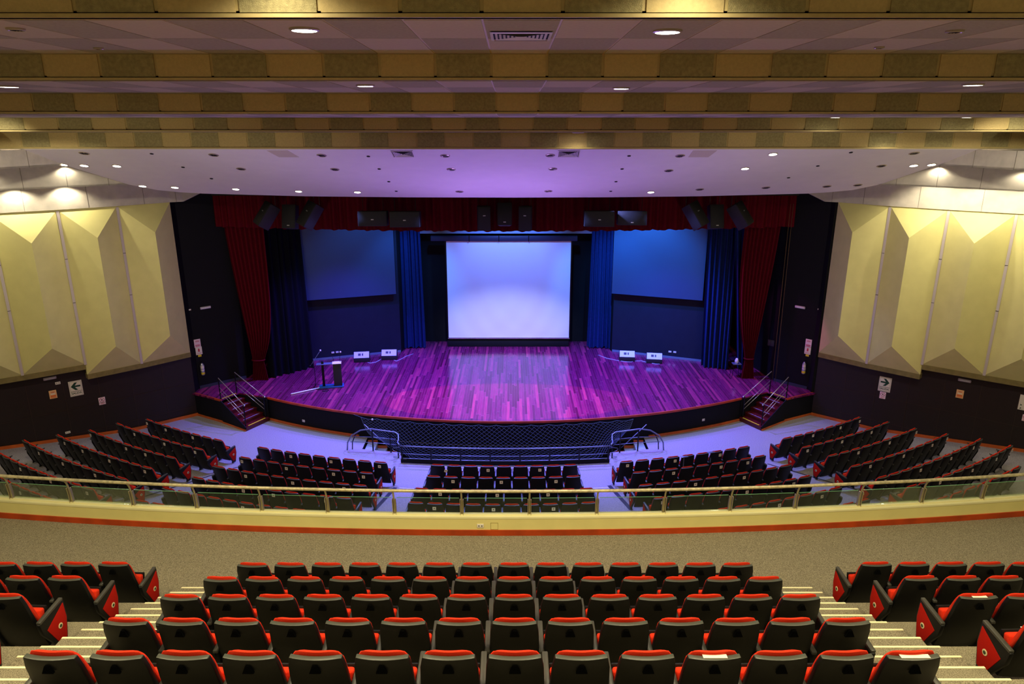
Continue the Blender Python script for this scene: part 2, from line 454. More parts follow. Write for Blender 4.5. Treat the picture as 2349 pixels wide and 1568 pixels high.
# stairs
def stairs(A, B, A2, B2, side, label):
    t = thing('stage_stairs', label, 'stairs', (0, 0, 0), 0, 'stairs up to the stage')
    A, B, A2, B2 = [Vector((p[0], p[1], 0)) for p in (A, B, A2, B2)]
    body = S(M_stepwood)
    for k in range(5):
        f0 = k / 5.0
        a = A.lerp(A2, f0); bq = B.lerp(B2, f0)
        z = 0.17 * (k + 1)
        pts = [a, bq, B2, A2]
        body.prism([(p.x, p.y, z - 0.17) for p in pts], (0, 0, 0.17))
        # overhanging nose
        d = (A - A2).normalized() * 0.03
        body.prism([((a + d).x, (a + d).y, z - 0.04), ((bq + d).x, (bq + d).y, z - 0.04), (bq.x, bq.y, z - 0.04), (a.x, a.y, z - 0.04)], (0, 0, 0.042))
    body.build('steps', t)
    sd = S(M_black)
    sd.wall([(A.x, A.y), (A2.x, A2.y)], 0, [0.17, 1.0], 0.03, 1 if side < 0 else -1)
    sd.build('side_board', t)
    sk = S(M_orange); sk.wall([(A.x, A.y), (A2.x, A2.y)], 0, 0.07, 0.05, 1 if side < 0 else -1); sk.build('skirting', t, label='orange skirting strip')
    for k in range(6):
        f0 = k / 5.0
        a = A.lerp(A2, f0); bq = B.lerp(B2, f0); z = 0.17 * (k + 1) + 0.004
        inn = (A2 - A).normalized() * 0.06
        p0 = a.lerp(bq, 0.12) + inn * 0.3; p1 = a.lerp(bq, 0.88) + inn * 0.3
        yl = k in (0, 5)
        tp = S(M_yellowtape if yl else M_greytape)
        w = inn.normalized() * (0.055 if yl else 0.04)
        tp.prism([(p0.x, p0.y, z), (p1.x, p1.y, z), ((p1 + w).x, (p1 + w).y, z), ((p0 + w).x, (p0 + w).y, z)], (0, 0, 0.004))
        tp.build('tread_strip', t, label='yellow tread strip' if yl else 'grey tread strip')
    iw = S(M_black); iw.wall([(B.x, B.y), (B2.x, B2.y)], 0, SZ - 0.07, 0.03, -1 if side < 0 else 1); iw.build('inner_side_board', t)
    # handrails
    for (p, q) in ((A, A2), (B, B2)):
        c = (A + B) / 2 if False else None
        dirv = (q - p).normalized()
        s0 = p.lerp((A + B) / 2, 0.10) + dirv * 0.10; s1 = q.lerp((A2 + B2) / 2, 0.10) + dirv * 0.05
        r = thing('stair_handrail', 'slim metal handrail on the %s edge of the %s' % ('outer' if p is A else 'inner', label.split(' climbing')[0]), 'handrail', (0, 0, 0), 0, 'handrails of the stage stairs')
        for nm, hh, rad, mt in (('top_rail', 0.92, 0.016, M_post), ('middle_rail', 0.52, 0.010, M_post), ('lower_rail', 0.34, 0.010, M_post)):
            tb = S(mt); ext = 0.06 if nm == 'top_rail' else 0
            tb.tube([(s0.x - dirv.x * ext, s0.y - dirv.y * ext, 0.17 + hh), (s1.x, s1.y, SZ + hh)], rad, 8); tb.build(nm, r, smooth=True)
        kb = S(M_chrome); kb.lathe([(0.0, -0.04), (0.035, -0.02), (0.04, 0.0), (0.03, 0.03), (0.0, 0.04)], (s0.x - dirv.x * 0.06, s0.y - dirv.y * 0.06, 0.17 + 0.91), 10); kb.build('end_knob', r, smooth=True, label='shiny rounded end knob')
        for (pp, zb) in ((s0, 0.17), (s1, SZ)):
            ps = S(M_metalb); ps.b6(pp.x - 0.018, pp.x + 0.018, pp.y - 0.018, pp.y + 0.018, zb, zb + 0.92); ps.build('post', r)
stairs(A_l, B_l, A2_l, B2_l, -1, 'dark red wooden left stage stairs climbing to the stage with yellow edge strips')
stairs(A_r, B_r, A2_r, B2_r, 1, 'dark red wooden right stage stairs climbing to the stage with yellow edge strips')

# ---- side walls
SEAM = [(-13.0, 27.6), (-14.28, 26.15), (-15.65, 24.83), (-17.18, 23.61), (-18.7, 22.45), (-20.2, 21.3)]
def mir(p): return (2 * XC - 0.12 - p[0], p[1]) + tuple(p[2:])   # right wall sits slightly closer to the axis
for side, nm in ((-1, 'left'), (1, 'right')):
    w = [(-13.08, 27.72), (-21.0, 20.95), (-23.5, 17.0), (-23.5, 12.6)]
    if side > 0: w = [mir(p) for p in w]
    b = S(M_brown); b.wall(w, -0.05, 3.3, 0.25, side); struct(b.build('wall_' + nm))
    # board joints
    b = S(mat('wall_joint', (58, 40, 34), 0.5))
    (xa, ya), (xb, yb) = w[0], w[1]; L = hypot(xb - xa, yb - ya); ux, uy = (xb - xa) / L, (yb - ya) / L
    nx, ny = (-uy, ux) if side < 0 else (uy, -ux)
    if ny > 0: nx, ny = -nx, -ny
    for z in (1.45, 0.42):
        b.wall([(xa + nx * 0.012, ya + ny * 0.012), (xb + nx * 0.012, yb + ny * 0.012)], z, z + 0.012, 0.01, 1)
    for k in range(1, 9):
        px_, py_ = xa + ux * 1.15 * k + nx * 0.006, ya + uy * 1.15 * k + ny * 0.006
        b.box((px_, py_, 1.35), (0.012, 0.012, 2.7), atan2(uy, ux))
    struct(b.build('trim_4'))
    b = S(M_orange)
    pts = [(xa + ux * t + nx * 0.03, ya + uy * t + ny * 0.03) for t in [0.5 * i for i in range(21)]]
    zz = [hfl(*p) for p in pts]
    b.wall(pts, [z - 0.02 for z in zz], [z + 0.12 for z in zz], 0.04, 1)
    struct(b.build('baseboard_' + nm))

WALLP = {}
for side, nm in ((-1, 'left'), (1, 'right')):
    seam = [p if side < 0 else mir(p) for p in SEAM]
    WALLP[nm] = seam
    for k in range(5):
        a = Vector((seam[k][0], seam[k][1], 0)); c = Vector((seam[k + 1][0], seam[k + 1][1], 0))
        mid = (a + c) / 2; dv = (c - a).normalized(); nv = Vector((-dv.y, dv.x, 0))
        if nv.y > 0: nv = -nv
        zb = 2.83 if k < 2 else 3.23; zr = 3.88 if k < 2 else 4.2
        rt = mid + nv * 0.67
        t = thing('acoustic_wall_panel', 'folded yellow acoustic panel, %s from the stage on the %s wall' % (ORD[k + 1], nm), 'wall panel', (0, 0, 0), 0, 'folded yellow panels on the %s wall' % nm)
        b = S(M_yellow)
        at, ab = a + Vector((0, 0, 8.94)), a + Vector((0, 0, zb))
        ct, cb = c + Vector((0, 0, 8.94)), c + Vector((0, 0, zb))
        r1, r0 = rt + Vector((0, 0, 7.93)), rt + Vector((0, 0, zr))
        back = -nv * 0.1
        b.add([at, ab, ct, cb, r1, r0], [(0, 1, 5, 4), (4, 5, 3, 2), (0, 4, 2), (1, 3, 5)])
        b.add([at + back, ab + back, ct + back, cb + back, at, ab, ct, cb], [(0, 2, 3, 1), (0, 4, 6, 2), (1, 3, 7, 5), (0, 1, 5, 4), (2, 6, 7, 3)])
        b.build('folded_face', t)
        b = S(M_olive); e = nv * 0.02
        p0, p1 = a + e, c + e
        b.prism([(p0.x, p0.y, zb - 0.19), (p1.x, p1.y, zb - 0.19), (p1.x - nv.x * 0.3, p1.y - nv.y * 0.3, zb - 0.19), (p0.x - nv.x * 0.3, p0.y - nv.y * 0.3, zb - 0.19)], (0, 0, 0.19))
        b.build('bottom_ledge', t, label='dark olive bottom ledge')
        if k > 0:
            st = thing('joint_strip', 'pale vertical metal strip between the %s and %s folded panels, %s wall' % (ORD[k], ORD[k + 1], nm), 'strip', (0, 0, 0), 0, 'metal strips between the folded panels')
            b = S(M_strip)
            p = a + nv * 0.03
            b.box((p.x, p.y, (8.9 + zb) / 2), (0.09, 0.05, 8.9 - zb), atan2(dv.y, dv.x)); b.build('strip_face', st)
            b = S(M_dark); 
            for zj in (5.6, 7.2): b.box((p.x + nv.x * 0.027, p.y + nv.y * 0.027, zj), (0.09, 0.01, 0.015), atan2(dv.y, dv.x))
            b.build('strip_joint', st)

# ---- stepped ceiling (rows of square tiles facing the back of the hall)
PW = 0.775; PX0 = 0.01
BANDS = [(7.3, 12.56, 13.05), (10.4, 12.21, 12.56), (13.6, 11.85, 12.21), (16.75, 11.54, 11.85), (20.0, 11.10, 11.54)]
def band(Y, z0, z1, x0, x1, par):
    b = S(M_batten); b.b6(x0, x1, Y, Y + 0.08, z0, z1)
    b.b6(x0, x1, Y - 0.03, Y, z0, z0 + 0.035)
    k0 = int(math.floor((x0 - PX0) / PW)); k1 = int(math.ceil((x1 - PX0) / PW))
    for k in range(k0, k1):
        xa = PX0 + k * PW; b.m(M_tile_a if (k + par) % 2 == 0 else M_tile_b)
        b.b6(max(x0, xa + 0.02), min(x1, xa + PW - 0.02), Y - 0.015, Y, z0 + 0.045, z1 - 0.012)
    return struct(b.build('ceiling'))
def soffit(Ya, Yb, z, x0, x1, par):
    b = S(M_batten); b.b6(x0, x1, Ya, Yb, z, z + 0.06)
    k0 = int(math.floor((x0 - PX0) / PW)); k1 = int(math.ceil((x1 - PX0) / PW))
    Ym = Ya + 1.47
    for k in range(k0, k1):
        xa = PX0 + k * PW
        for q, (ya, yb) in enumerate(((Ya + 0.1, Ym), (Ym, Yb))):
            b.m(M_soffit_a if (k + par + q) % 2 == 0 else M_soffit_b)
            b.b6(max(x0, xa + 0.012), min(x1, xa + PW - 0.012), ya + 0.01, yb - 0.01, z - 0.006, z)
    return struct(b.build('ceiling'))
for i, (Y, z0, z1) in enumerate(BANDS):
    hw = 12 + (24 - 12) * min(1, i / 3) if i < 4 else 24
    hw = 24.0 if i >= 3 else 9 + 4.5 * i
    band(Y, z0, z1, -hw, hw, 0)
    if i < 4: soffit(Y, BANDS[i + 1][0], z0, -max(hw, 14), max(hw, 14), 1)
soffit(3.6, 7.3, 13.05, -12, 12, 1)
b = S(M_batten); b.b6(-12, 12, -6, 3.6, 15.4, 15.5); struct(b.build('ceiling'))

# sloped plaster ceiling
WP0 = Vector((0, 20, 11.1)); WN = Vector((0, 1.8 / 5.5, 1)); WNn = WN.normalized()
def wz(y): return 11.1 - (y - 20) * 1.8 / 5.5
edge = [(-14.0, 20.06), (-13.88, 20.12), (-13.06, 21.57), (-12.42, 23.73), (-11.85, 24.45), (-11.2, 24.75), (-10.5, 24.93), (-7.05, 25.31), (-3.5, 25.46), (0.29, 25.5), (3.9, 25.45), (6.89, 25.31), (10.6, 24.93), (11.3, 24.75), (11.95, 24.45), (12.5, 23.73), (12.95, 21.74), (14.5, 20.12), (14.62, 20.06)]
b = S(M_white); b.prism([(x, y, wz(y)) for x, y in edge], (0, 0, 0.18)); struct(b.build('ceiling'))

# side tiers above the folded panels
for side, nm in ((-1, 'left'), (1, 'right')):
    T1 = [(-12.96, 22.3), (-13.45, 18.0)]
    T2 = [(-11.9, 24.3), (-12.42, 23.73), (-14.85, 21.13), (-18.0, 17.76)]
    T3 = [(-12.6, 27.85), (-12.98, 27.57), (-14.2, 26.1), (-15.57, 24.78), (-17.1, 23.56), (-18.65, 22.4), (-20.3, 21.15)]
    if side > 0: T1, T2, T3 = [[mir(p) for p in T] for T in (T1, T2, T3)]
    for T, z0, z1 in ((T1, 10.59, 11.07), (T2, 9.88, 10.62), (T3, 8.94, 9.95)):
        b = S(M_conc); b.wall(T, z0, z1, 0.1, side)
        struct(b.build('ceiling'))
        b = S(mat('tier_joint', (120, 112, 100), 0.8))
        for i in range(len(T) - 1):
            (xa, ya), (xb, yb) = T[i], T[i + 1]; L = hypot(xb - xa, yb - ya); n_ = max(1, int(L / 1.1))
            nx, ny = (-(yb - ya) / L, (xb - xa) / L)
            if nx * -side < 0: nx, ny = -nx, -ny
            for q in range(n_):
                f = (q + 0.5) / n_
                b.box((xa + (xb - xa) * f + nx * 0.003, ya + (yb - ya) * f + ny * 0.003, (z0 + z1) / 2), (0.012, 0.012, z1 - z0), atan2(yb - ya, xb - xa))
        struct(b.build('trim_5'))
    # soffits between tiers
    b = S(M_conc)
    b.prism([(p[0], p[1], 9.88) for p in T2] + [(p[0], p[1], 9.88) for p in T3[::-1]], (0, 0, 0.05)); struct(b.build('ceiling'))
    b = S(M_conc)
    q = [(T1[0][0], T1[0][1]), (T1[1][0], T1[1][1])]
    b.prism([(p[0], p[1], 10.59) for p in q] + [(p[0], p[1], 10.59) for p in T2[::-1][:3]], (0, 0, 0.05)); struct(b.build('ceiling'))
    # end piece of the lowest tier by the stage opening
    e0 = (-12.6, 27.85) if side < 0 else mir((-12.6, 27.85)); e1 = (-11.3, 28.35) if side < 0 else mir((-11.3, 28.35))
    b = S(M_conc); b.add([(e0[0], e0[1], 8.94), (e1[0], e1[1], 9.6), (e0[0], e0[1], 9.9), (e0[0], e0[1] + 0.12, 8.94), (e1[0], e1[1] + 0.12, 9.6), (e0[0], e0[1] + 0.12, 9.9)],
                         [(0, 1, 2), (3, 5, 4), (0, 3, 4, 1), (1, 4, 5, 2), (2, 5, 3, 0)])
    struct(b.build('ceiling'))
# light in the coves: small lamps under each tier
for side in (-1, 1):
    def mm(p): return p if side < 0 else mir(p)
    E3 = 120
    for p in ((-16.25, 23.75), (-15.15, 24.75), (-17.4, 22.8)):
        q = mm(p); en = E3 * (0.25 if p[0] > -14 else 1)
        if side > 0: q = (q[0] - 0.7, q[1] - 0.45)
        light('cove_light', 'SPOT', (q[0], q[1], 9.80), (q[0] + (0.12 * side if side < 0 else 2.2), q[1] + (0.12 if side < 0 else 1.4), 0 if side < 0 else 5.5), en * (1 if side < 0 else 1.4), WHITE, 0.04, 140, 0.5)
    for p in ((-15.0, 20.6), (-13.55, 22.35), (-13.95, 19.7)):
        q = mm(p)
        light('cove_light', 'SPOT', (q[0], q[1], 10.5), (q[0], q[1] + 0.1, 0), 34, WHITE, 0.04, 150, 0.5)
    q = mm((-13.15, 20.2)); light('cove_light', 'SPOT', (q[0] - side * 0.2, q[1], 11.35), (q[0] - side * 0.2, q[1], 0), 30, WHITE, 0.04, 150, 0.5)

# ---- black proscenium splays, stage house
bl = [(-13.1, 27.75), (-13.1, 28.22), (-11.54, 29.58), (-11.4, 31.0), (-11.4, 35.5)]
br = [(12.95, 27.75), (12.95, 28.12), (11.9, 29.2), (11.6, 31.0), (11.6, 35.5)]
b = S(M_black); b.wall(bl, -0.02, 9.9, 0.2, 1); struct(b.build('wall_stage_splay'))
b = S(M_black); b.wall(br, -0.02, 9.9, 0.2, -1); struct(b.build('wall_stage_splay'))
b = S(M_black); b.b6(-14.5, 14.5, 36.4, 36.6, 0, 12); struct(b.build('wall_stage_back'))
b = S(M_black); b.prism([(-14, 26.3, 9.95), (14, 26.3, 9.95), (14, 36.5, 9.95), (-14, 36.5, 9.95)], (0, 0, 0.1)); struct(b.build('ceiling'))
b = S(M_black); b.wall([(-11.25, 28.5), (-10.8, 26.3), (10.9, 26.3), (11.35, 28.5)], 9.3, 10.1, 0.1, 1); struct(b.build('wall_stage_header'))
# rear recess walls
b = S(M_blackp)
b.wall([(-9.95, 31.80), (-5.24, 33.46)], SZ, 9.9, 0.15, 1); struct(b.build('wall_stage_back_left'))
b = S(M_blackp)
b.wall([(5.30, 33.54), (9.55, 31.83)], SZ, 9.9, 0.15, 1); struct(b.build('wall_stage_back_right'))
b = S(M_black)
b.wall([(-5.24, 33.46), (-5.0, 35.3), (5.1, 35.3), (5.30, 33.54)], SZ, 9.9, 0.12, 1); struct(b.build('wall_stage_recess'))
b = S(mat('lintel_paint', (150, 165, 190), 0.7)); b.b6(-4.6, 4.7, 34.55, 34.85, 6.78, 9.8); struct(b.build('trim_6'))
# blue-grey skirting of the angled walls
b = S(mat('skirting_grey', (110, 120, 140), 0.5))
b.wall([(-9.9, 31.78), (-5.26, 33.42)], SZ, SZ + 0.10, 0.03, 1); b.wall([(5.32, 33.50), (9.5, 31.81)], SZ, SZ + 0.10, 0.03, 1)
struct(b.build('trim_7'))
for pts in ([(-13.07, 28.18), (-11.56, 29.5)], [(11.85, 29.14), (12.9, 28.10)]):
    b = S(mat('skirting_dark', (44, 48, 66), 0.5)); b.wall(pts, SZ, SZ + 0.12, 0.03, 1); struct(b.build('trim_8'))

# ================================================================== BALCONY
PZ = 4.31
def par_y(x): return 11.5 + (x - 0.1) ** 2 / (2 * 76)
xs = [-15 + i * 0.75 for i in range(41)]
inner = [(x, par_y(x)) for x in xs]
b = S(M_carpet); b.prism([(x, y + 0.05, PZ - 0.3) for x, y in inner] + [(15, -2, PZ - 0.3), (-15, -2, PZ - 0.3)], (0, 0, 0.3)); struct(b.build('floor'))
for r in range(1, 8):
    yf = 9.71 - 1.03 * (r - 1); z = 4.47 + 0.486 * (r - 1)
    b = S(M_carpet)
    zl = PZ if r == 1 else z - 0.486
    b.b6(-15, 15, yf - 1.03 - 0.3, yf, zl, z)
    struct(b.build('floor'))
# aisle steps
for sx, (x0, x1) in (('left', (-5.04, -3.86)), ('right', (3.96, 5.15))):
    for r in range(1, 7):
        for q in (1, 2):
            k = 3 * (r - 1) + q
            yf = 9.71 - 1.03 * (r - 1) - 0.343 * q; z = 4.47 + 0.162 * k
            b = S(M_carpet); b.b6(x0, x1, 9.71 - 1.03 * r, yf, 4.47 + 0.486 * (r - 1), z)
            struct(b.build('floor'))
        for q in (0, 1, 2):
            k = 3 * (r - 1) + q
            yf = 9.71 - 1.03 * (r - 1) - 0.343 * q; z = 4.47 + 0.162 * k
            b = S(M_nose); b.b6(x0, x1, yf - 0.022, yf + 0.005, z, z + 0.005)
            o = b.build('step_nosing')
            tag(o, 'cream nosing strip on the %s step of the %s balcony aisle, counted from the bottom' % ((ORD + ['sixteenth', 'seventeenth', 'eighteenth', 'nineteenth'])[k + 1], sx), 'nosing strip', 'nosing strips of the balcony aisles')
# parapet
def ribbon(mt, off0, off1, z0, z1, name):
    bb = S(mt)
    for i in range(len(xs) - 1):
        xa, xb = xs[i], xs[i + 1]
        ya, yb = par_y(xa), par_y(xb)
        bb.add([(xa, ya + off0, z0), (xb, yb + off0, z0), (xb, yb + off1, z0), (xa, ya + off1, z0),
                (xa, ya + off0, z1), (xb, yb + off0, z1), (xb, yb + off1, z1), (xa, ya + off1, z1)],
               [(3, 2, 1, 0), (4, 5, 6, 7), (0, 1, 5, 4), (2, 3, 7, 6)])
    return struct(bb.build(name))
ribbon(M_cream, 0.0, 0.16, PZ - 1.0, 4.66, 'wall_balcony')
ribbon(M_ledge, -0.008, 0.17, 4.655, 4.69, 'trim_9')
ribbon(M_ledge, 0.06, 0.10, 4.69, 4.71, 'trim_10')
ribbon(M_redwood, -0.02, 0.0, PZ, PZ + 0.115, 'baseboard_balcony')
# balustrade: rail, posts, glass
RAILH = 5.235
rl = thing('balcony_handrail', 'worn cream steel handrail running along the balcony front', 'handrail')
pts = [(x, par_y(x) - 0.02, RAILH) for x in [-15 + 0.375 * i for i in range(81)]]
S(M_steel).tube(pts, 0.030, 10).build('rail_tube', rl, smooth=True)
postx = [-12.3 + 0, ]
px_b = [27, 160, 305, 450, 600, 750, 904, 1060, 1216, 1369, 1523, 1675, 1828, 1969, 2110, 2245]
py_b = [1144, 1154, 1163, 1170, 1174, 1178, 1182, 1183, 1183, 1182, 1178, 1174, 1168, 1159, 1150, 1140]
PX = []
for a_, b_ in zip(px_b, py_b):
    p = atz(a_, b_, 4.69); PX.append(p.x)
step = (PX[-1] - PX[0]) / 15
PX = [PX[0] + step * i for i in range(16)]
for i, x in enumerate(PX):
    y = par_y(x) + 0.09
    t = thing('balustrade_post', 'curved steel balustrade post, %s from the left along the balcony front' % (ORD + ['sixteenth'])[i + 1], 'post', (x, y, 4.69), 0, 'balustrade posts of the balcony')
    for s in (-1, 1):
        b = S(M_post)
        pf = [(0.0, 0.0), (0.0, 0.12), (-0.012, 0.24), (-0.03, 0.33)]
        b.add([(s * 0.028 - 0.006, p[0] - 0.03, p[1]) for p in pf] + [(s * 0.028 - 0.006, p[0] + 0.03, p[1]) for p in pf] +
              [(s * 0.028 + 0.006, p[0] - 0.03, p[1]) for p in pf] + [(s * 0.028 + 0.006, p[0] + 0.03, p[1]) for p in pf],
              [(0, 1, 5, 4), (1, 2, 6, 5), (2, 3, 7, 6), (8, 12, 13, 9), (9, 13, 14, 10), (10, 14, 15, 11), (0, 8, 9, 1), (1, 9, 10, 2), (2, 10, 11, 3), (4, 5, 13, 12), (5, 6, 14, 13), (6, 7, 15, 14), (3, 11, 15, 7), (0, 4, 12, 8)])
        b.build('side_plate', t)
    b = S(M_post)
    cv = [(0, 0.0), (0, 0.15), (-0.01, 0.25), (-0.03, 0.36), (-0.06, 0.45), (-0.11, 0.53)]
    b.tube([(0, c_[0], c_[1]) for c_ in cv], 0.017, 8); b.build('curved_stem', t, smooth=True)
for i in range(-1, 16):
    xa = PX[0] + step * i + 0.05; xb = PX[0] + step * (i + 1) - 0.05
    t = thing('glass_panel', 'low clear glass pane between balustrade posts, %s from the left' % (ORD + ['sixteenth', 'seventeenth'])[i + 2], 'glass pane', (0, 0, 0), 0, 'glass panes of the balcony balustrade')
    b = S(M_glass); b.wall([(xa, par_y(xa) + 0.09), (xb, par_y(xb) + 0.09)], 4.715, 5.03, 0.01, 1); b.build('pane', t)
    b = S(M_glassedge); b.wall([(xa, par_y(xa) + 0.088), (xb, par_y(xb) + 0.088)], 5.03, 5.036, 0.012, 1); b.build('top_edge', t, label='green glass edge')
# socket and access flap in the parapet
def plate(name, loc, rz, w, h, label, cat, mt=M_plate, slots=True, parts=True, group=None, tilt=None):
    t = thing(name, label, cat, loc, rz, group)
    b = S(mt); b.box((0, -0.006, 0), (w, 0.012, h)); b.build('plate', t, bevel=min(w, h) * 0.06)
    if slots:
        b = S(M_ink)
        for sx in (-1, 1): b.box((sx * w * 0.22, -0.0135, 0), (w * 0.14, 0.003, h * 0.3))
        b.build('socket_slots', t)
    return t
p = atp(1102, 1205, (0, 11.5, 0), (0, 1, 0)); plate('wall_socket', (p.x, par_y(p.x), p.z), 0, 0.125, 0.08, 'cream double socket plate on the yellow balcony parapet', 'socket')
b = S(mat('flap_line', (140, 120, 60), 0.7))
for (x0, x1, z0, z1) in ((-.07, .07, .066, .069), (-.07, .07, -.069, -.066), (-.07, -.067, -.069, .069), (.067, .07, -.069, .069)): b.b6(x0, x1, -0.004, 0.0, z0, z1)
p = atp(1134, 1206, (0, 11.5, 0), (0, 1, 0)); tag(b.build('access_flap', loc=(p.x, par_y(p.x) - 0.001, p.z - 0.0)), 'square access flap outline in the yellow parapet beside the socket', 'hatch')

# ================================================================== SEATS
def seat_meshes():
    M = {}
    # rear shell
    def wid(v):   # v 0 bottom .. 1 top
        w = 0.275 - 0.04 * v - 0.012 * (1 - v) ** 3
        if v > 0.9: w -= 0.018 * ((v - 0.9) / 0.1) ** 2
        return w
    Z0, Z1 = 0.10, 0.945
    def ysh(v): return 0.235 * (1 - v) - 0.02 - 0.02 * sin(pi * v)
    nu, nv = 9, 7
    b = S(M_plastic); bk = []; ft = []
    for j in range(nv + 1):
        v = j / nv; z = Z0 + (Z1 - Z0) * v
        bk.append([]); ft.append([])
        for i in range(nu):
            u = -1 + 2 * i / (nu - 1)
            x = wid(v) * u; bow = 0.035 * (u * u)
            bk[-1].append((x, ysh(v) + bow - 0.03, z + 0.004 * (1 - u * u)))
            ft[-1].append((x, ysh(v) + bow + 0.022, z + 0.004 * (1 - u * u) + (0.0 if j < nv else 0.002)))
    n0 = nu * (nv + 1)
    vs = [p for r in bk for p in r] + [p for r in ft for p in r]
    fs = []
    for j in range(nv):
        for i in range(nu - 1):
            a = j * nu + i
            fs.append((a, a + 1, a + nu + 1, a + nu)); fs.append((n0 + a, n0 + a + nu, n0 + a + nu + 1, n0 + a + 1))
        a = j * nu; fs.append((a, a + nu, n0 + a + nu, n0 + a)); a = j * nu + nu - 1; fs.append((a, n0 + a, n0 + a + nu, a + nu))
    for i in range(nu - 1):
        a = i; fs.append((a, n0 + a, n0 + a + 1, a + 1)); a = nv * nu + i; fs.append((a, a + 1, n0 + a + 1, n0 + a))
    b.add(vs, fs); me_ = b.mesh('back_shell', bevel=0.009, seg=2, auto=35); me_.materials.append(M_rim_lit)
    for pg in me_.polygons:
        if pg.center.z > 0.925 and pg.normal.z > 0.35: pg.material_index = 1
    M['back_shell'] = me_
    # hand hold: raised dark patch, the shade of a recess put into its colour
    b = S(mat('grip_shade', (9, 9, 9), 0.95, spec=0.0))
    b.add([(-0.048, -0.0555, 0.82), (0.048, -0.0555, 0.82), (0.02, -0.0535, 0.89), (-0.02, -0.0535, 0.89), (-0.048, -0.03, 0.82), (0.048, -0.03, 0.82), (0.02, -0.03, 0.89), (-0.02, -0.03, 0.89)],
          [(0, 1, 2, 3), (4, 7, 6, 5), (0, 4, 5, 1), (1, 5, 6, 2), (2, 6, 7, 3), (3, 7, 4, 0)])
    M['hand_grip'] = b.mesh('hand_grip')
    # red back cushion
    b = S(M_red); nu, nv = 11, 9; bk = []; ft = []
    for j in range(nv + 1):
        v = j / nv; z = 0.40 + (0.985 - 0.40) * v
        bk.append([]); ft.append([])
        for i in range(nu):
            u = -1 + 2 * i / (nu - 1)
            w = 0.250 - 0.030 * v; 
            if v > 0.85: w -= 0.035 * ((v - 0.85) / 0.15) ** 2
            x = w * u; bow = 0.035 * u * u; y0 = 0.17 * (1 - v) - 0.02 - 0.02 * sin(pi * v) + bow + 0.024
            th = 0.115 * (1 - 0.75 * abs(u) ** 6) * (1 - 0.45 * v ** 8) * (0.75 + 0.25 * sin(pi * min(1, v * 1.1)))
            zz = z - 0.018 * abs(u) ** 4 * v + (0.0 if v < 1 else 0.0)
            bk[-1].append((x, y0, zz)); ft[-1].append((x, y0 + th, zz - 0.02 * v ** 6))
    n0 = nu * (nv + 1)
    vs = [p for r in bk for p in r] + [p for r in ft for p in r]; fs = []
    for j in range(nv):
        for i in range(nu - 1):
            a = j * nu + i
            fs.append((a, a + 1, a + nu + 1, a + nu)); fs.append((n0 + a, n0 + a + nu, n0 + a + nu + 1, n0 + a + 1))
        a = j * nu; fs.append((a, a + nu, n0 + a + nu, n0 + a)); a = j * nu + nu - 1; fs.append((a, n0 + a, n0 + a + nu, a + nu))
    for i in range(nu - 1):
        a = i; fs.append((a, n0 + a, n0 + a + 1, a + 1)); a = nv * nu + i; fs.append((a, a + 1, n0 + a + 1, n0 + a))
    b.add(vs, fs); M['back_cushion'] = b.mesh('back_cushion', bevel=0.012, seg=2, auto=60)
    # tipped-up seat
    R = Matrix.Rotation(radians(-12), 3, 'X')
    b = S(M_red); b.box((0, 0.230, 0.462), (0.485, 0.09, 0.285), M=R); M['seat_cushion'] = b.mesh('seat_cushion', bevel=0.028, seg=3)
    b = S(M_plastic); b.box((0, 0.292, 0.457), (0.49, 0.026, 0.295), M=R); M['seat_pan'] = b.mesh('seat_pan', bevel=0.01)
    b = S(M_tag); b.box((0, 0.337, 0.607), (0.055, 0.014, 0.004)); M['number_plate'] = b.mesh('number_plate')
    # armrest + standard
    b = S(M_plastic_sheen)
    b.prism([(-0.028, 0.04, 0.535), (-0.028, 0.45, 0.585), (-0.028, 0.46, 0.615), (-0.028, 0.04, 0.57)], (0.056, 0, 0)); M['armrest'] = b.mesh('armrest', bevel=0.010, seg=2)
    b = S(M_plastic)
    b.prism([(-0.018, 0.08, 0.535), (-0.018, 0.08, 0.40), (-0.018, 0.20, 0.06), (-0.018, 0.18, 0.0), (-0.018, 0.40, 0.0), (-0.018, 0.36, 0.06), (-0.018, 0.41, 0.58)], (0.036, 0, 0)); M['standard'] = b.mesh('standard', bevel=0.005)
    # aisle end panel
    b = S(M_plastic)
    b.prism([(-0.025, 0.03, 0.54), (-0.025, 0.46, 0.59), (-0.025, 0.475, 0.34), (-0.025, 0.43, 0.12), (-0.025, 0.40, 0.0), (-0.025, 0.24, 0.0), (-0.025, 0.26, 0.06), (-0.025, 0.06, 0.38)], (0.05, 0, 0)); M['end_panel'] = b.mesh('end_panel', bevel=0.010)
    b = S(M_red_shade)
    b.prism([(0.012, 0.12, 0.40), (0.012, 0.44, 0.555), (0.012, 0.455, 0.34), (0.012, 0.405, 0.10), (0.012, 0.29, 0.07)], (0.02, 0, 0)); M['panel_inset'] = b.mesh('panel_inset', bevel=0.006)
    Rb = Matrix.Rotation(pi / 2, 3, 'Y')
    b = S(M_cream2); b.lathe([(0.036, 0.0), (0.036, 0.006), (0.034, 0.008), (0.0, 0.008)], (0.030, 0.325, 0.31), 18, Rb)
    b.m(M_badge); b.lathe([(0.020, 0.008), (0.020, 0.011), (0.0, 0.011)], (0.030, 0.325, 0.31), 14, Rb); M['badge'] = b.mesh('badge')
    # white tag stuck on the back of the shell
    b = S(M_tag); b.box((0.0, -0.071, 0.84), (0.10, 0.004, 0.10), M=Matrix.Rotation(radians(0), 3, 'X')); b.m(M_ink); b.box((0.0, -0.0735, 0.845), (0.030, 0.003, 0.030)); M['row_tag'] = b.mesh('row_tag')
    return M
SM = seat_meshes()
